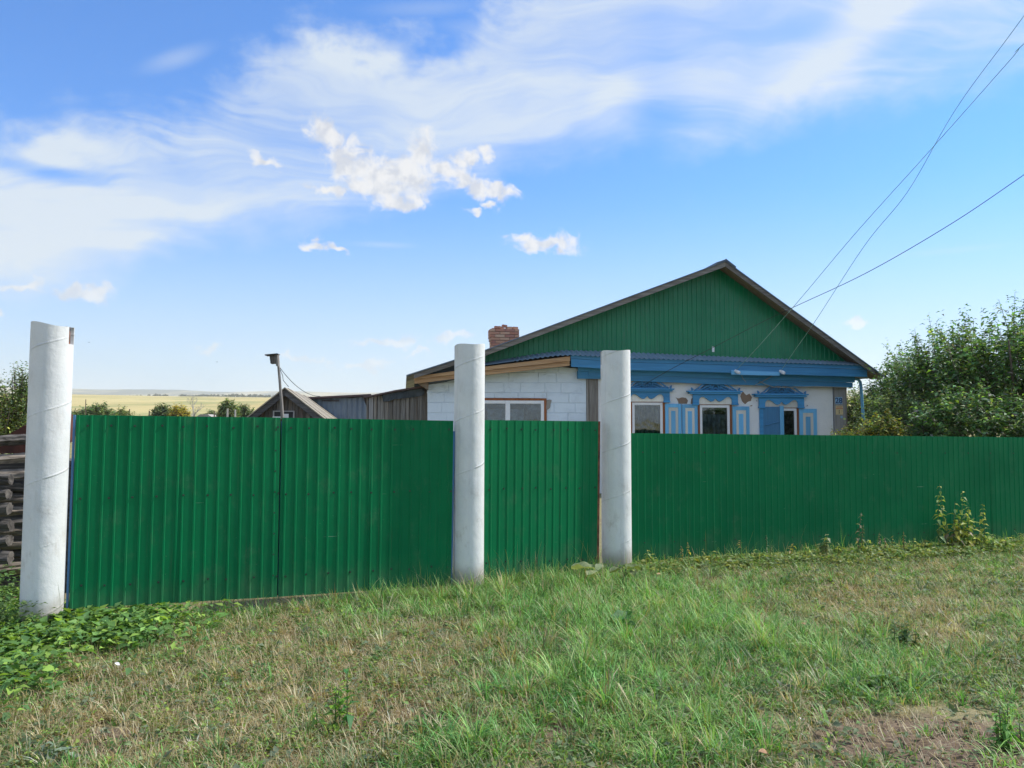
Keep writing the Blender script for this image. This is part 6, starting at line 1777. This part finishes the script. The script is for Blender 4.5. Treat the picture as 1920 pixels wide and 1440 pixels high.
burdock(1125, 1095, 0, 'wilted pale burdock leaves left of the right pipe post', [(-.05, .02, .13, .24, 2.9, .8, (.26, .31, .17)), (.0, -.03, .10, .20, -2.4, 1.0, (.24, .29, .15)), (-.02, .03, .12, .16, 1.0, .4, (.20, .26, .13))], 1)
burdock(1170, 1098, 0, 'darker burdock leaves hanging in front of the right pipe post', [(.02, -.02, .16, .17, .2, 1.2, (.15, .20, .08)), (-.02, -.03, .15, .15, -2.7, 1.3, (.14, .18, .08)), (.03, -.04, .12, .14, -1.2, 1.1, (.19, .22, .12))], 2)
burdock(118, 1178, 0, 'pale green burdock leaf at the foot of the nearest pipe post', [(.0, .0, .16, .20, .6, .5, (.18, .28, .09)), (.02, -.03, .12, .18, -.6, .8, (.16, .26, .08)), (-.03, .0, .14, .16, 2.4, .9, (.14, .22, .08))], 3)
burdock(1158, 1190, 0, 'dark green burdock leaf in the lush grass below the right pipe post', [(.0, .0, .08, .20, 1.0, .4, (.06, .17, .05)), (.0, -.02, .06, .15, -.6, .6, (.07, .18, .05))], 4)
burdock(872, 1106, 0, 'green dock leaf leaning against the foot of the middle pipe post', [(.0, .0, .03, .17, .5, .1, (.13, .22, .06)), (-.02, .0, .02, .10, 2.6, .3, (.06, .15, .04))], 5)

# litter and fallen leaves
def flat_leaf(X, Y, L_, az_, m_, label, name='fallen_leaf', cat='leaf', z=.06, stand=.3):
    p = on_ground(X, Y, z); mb = MB(); n = 7; ps_ = []
    for i in range(n + 1):
        t = i / n; w_ = .28 * L_ * math.sin(math.pi * t) ** .7
        ps_.append(((t - .5) * L_, w_, .10 * L_ * math.sin(3 * t)))
    for i in range(n):
        a_, b2 = ps_[i], ps_[i + 1]
        mb.face([(a_[0], -a_[1], a_[2] + a_[1] * .4), (b2[0], -b2[1], b2[2] + b2[1] * .4), (b2[0], 0, b2[2]), (a_[0], 0, a_[2])]); mb.face([(a_[0], 0, a_[2]), (b2[0], 0, b2[2]), (b2[0], b2[1], b2[2] + b2[1] * .4), (a_[0], a_[1], a_[2] + a_[1] * .4)])
    o = mb.build(name, m_, None, loc=p); o.rotation_euler = (stand, 0.5, az_)
    sd_ = o.modifiers.new('thickness', 'SOLIDIFY'); sd_.thickness = .001
    tag(o, label, cat)
flat_leaf(1288, 1333, .062, 1.9, M['pale_leaf'], 'pale cream fallen leaf in the green grass, foreground right of centre', stand=1.0)
flat_leaf(1433, 1414, .075, .4, M['brown_leaf'], 'brown fallen leaf near the bottom edge of the picture', z=.03)
flat_leaf(1508, 1172, .06, .2, M['brown_leaf'], 'small reddish brown fallen leaf in the middle of the right lawn', z=.05)
flat_leaf(1704, 1265, .05, 2.4, M['pale_leaf'], 'small yellow fallen leaf beside the dark weed on the right', z=.06)
flat_leaf(1237, 1080, .10, .3, M['brown_leaf'], 'reddish dead leaf lying right of the right pipe post foot', z=.05)
flat_leaf(1405, 1373, .06, 2.9, M['pale_leaf'], 'thin tan fallen leaf on the bare soil at lower right', z=.03)
flat_leaf(220, 1245, .035, .4, M['white_litter'], 'small white scrap of litter in the dry grass below the left post', 'litter_scrap', 'litter', .07, .8)
flat_leaf(1503, 1350, .05, 1.0, M['white_litter'], 'small whitish scrap on the bare soil at lower right', 'litter_scrap', 'litter', .02, .2)
rs = random.Random(8)
mbs = MB()
for _ in range(260):
    X, Y = rs.uniform(1400, 1960), rs.uniform(1290, 1450); p = on_ground(X, Y); r = rs.uniform(.003, .012); z = float(gz(p.x, p.y))
    mbs.tube([(p.x - r, p.y, z), (p.x, p.y, z + r * .6), (p.x + r, p.y, z)], [r * .4, r, r * .3], 5)
o = mbs.build('soil_clods', M['clod']); o['kind'] = 'stuff'

# ------------------------------------------------------------------ haze
hz = MB().box(-11500, 11500, -11500, 11500, -6.0, 420).build('haze', None)
hm = bpy.data.materials.new('haze'); hm.use_nodes = True; hm.node_tree.nodes.clear(); ht = NT(hm.node_tree)
ho = ht.new('ShaderNodeOutputMaterial'); pv_ = ht.new('ShaderNodeVolumePrincipled')
pv_.inputs['Color'].default_value = (0.96, 0.98, 1.0, 1); pv_.inputs['Density'].default_value = 0.00016; pv_.inputs['Anisotropy'].default_value = 0.2
ht.l.new(pv_.outputs[0], ho.inputs['Volume'])
hz.data.materials.clear(); hz.data.materials.append(hm); hz['kind'] = 'stuff'
hz.visible_shadow = True
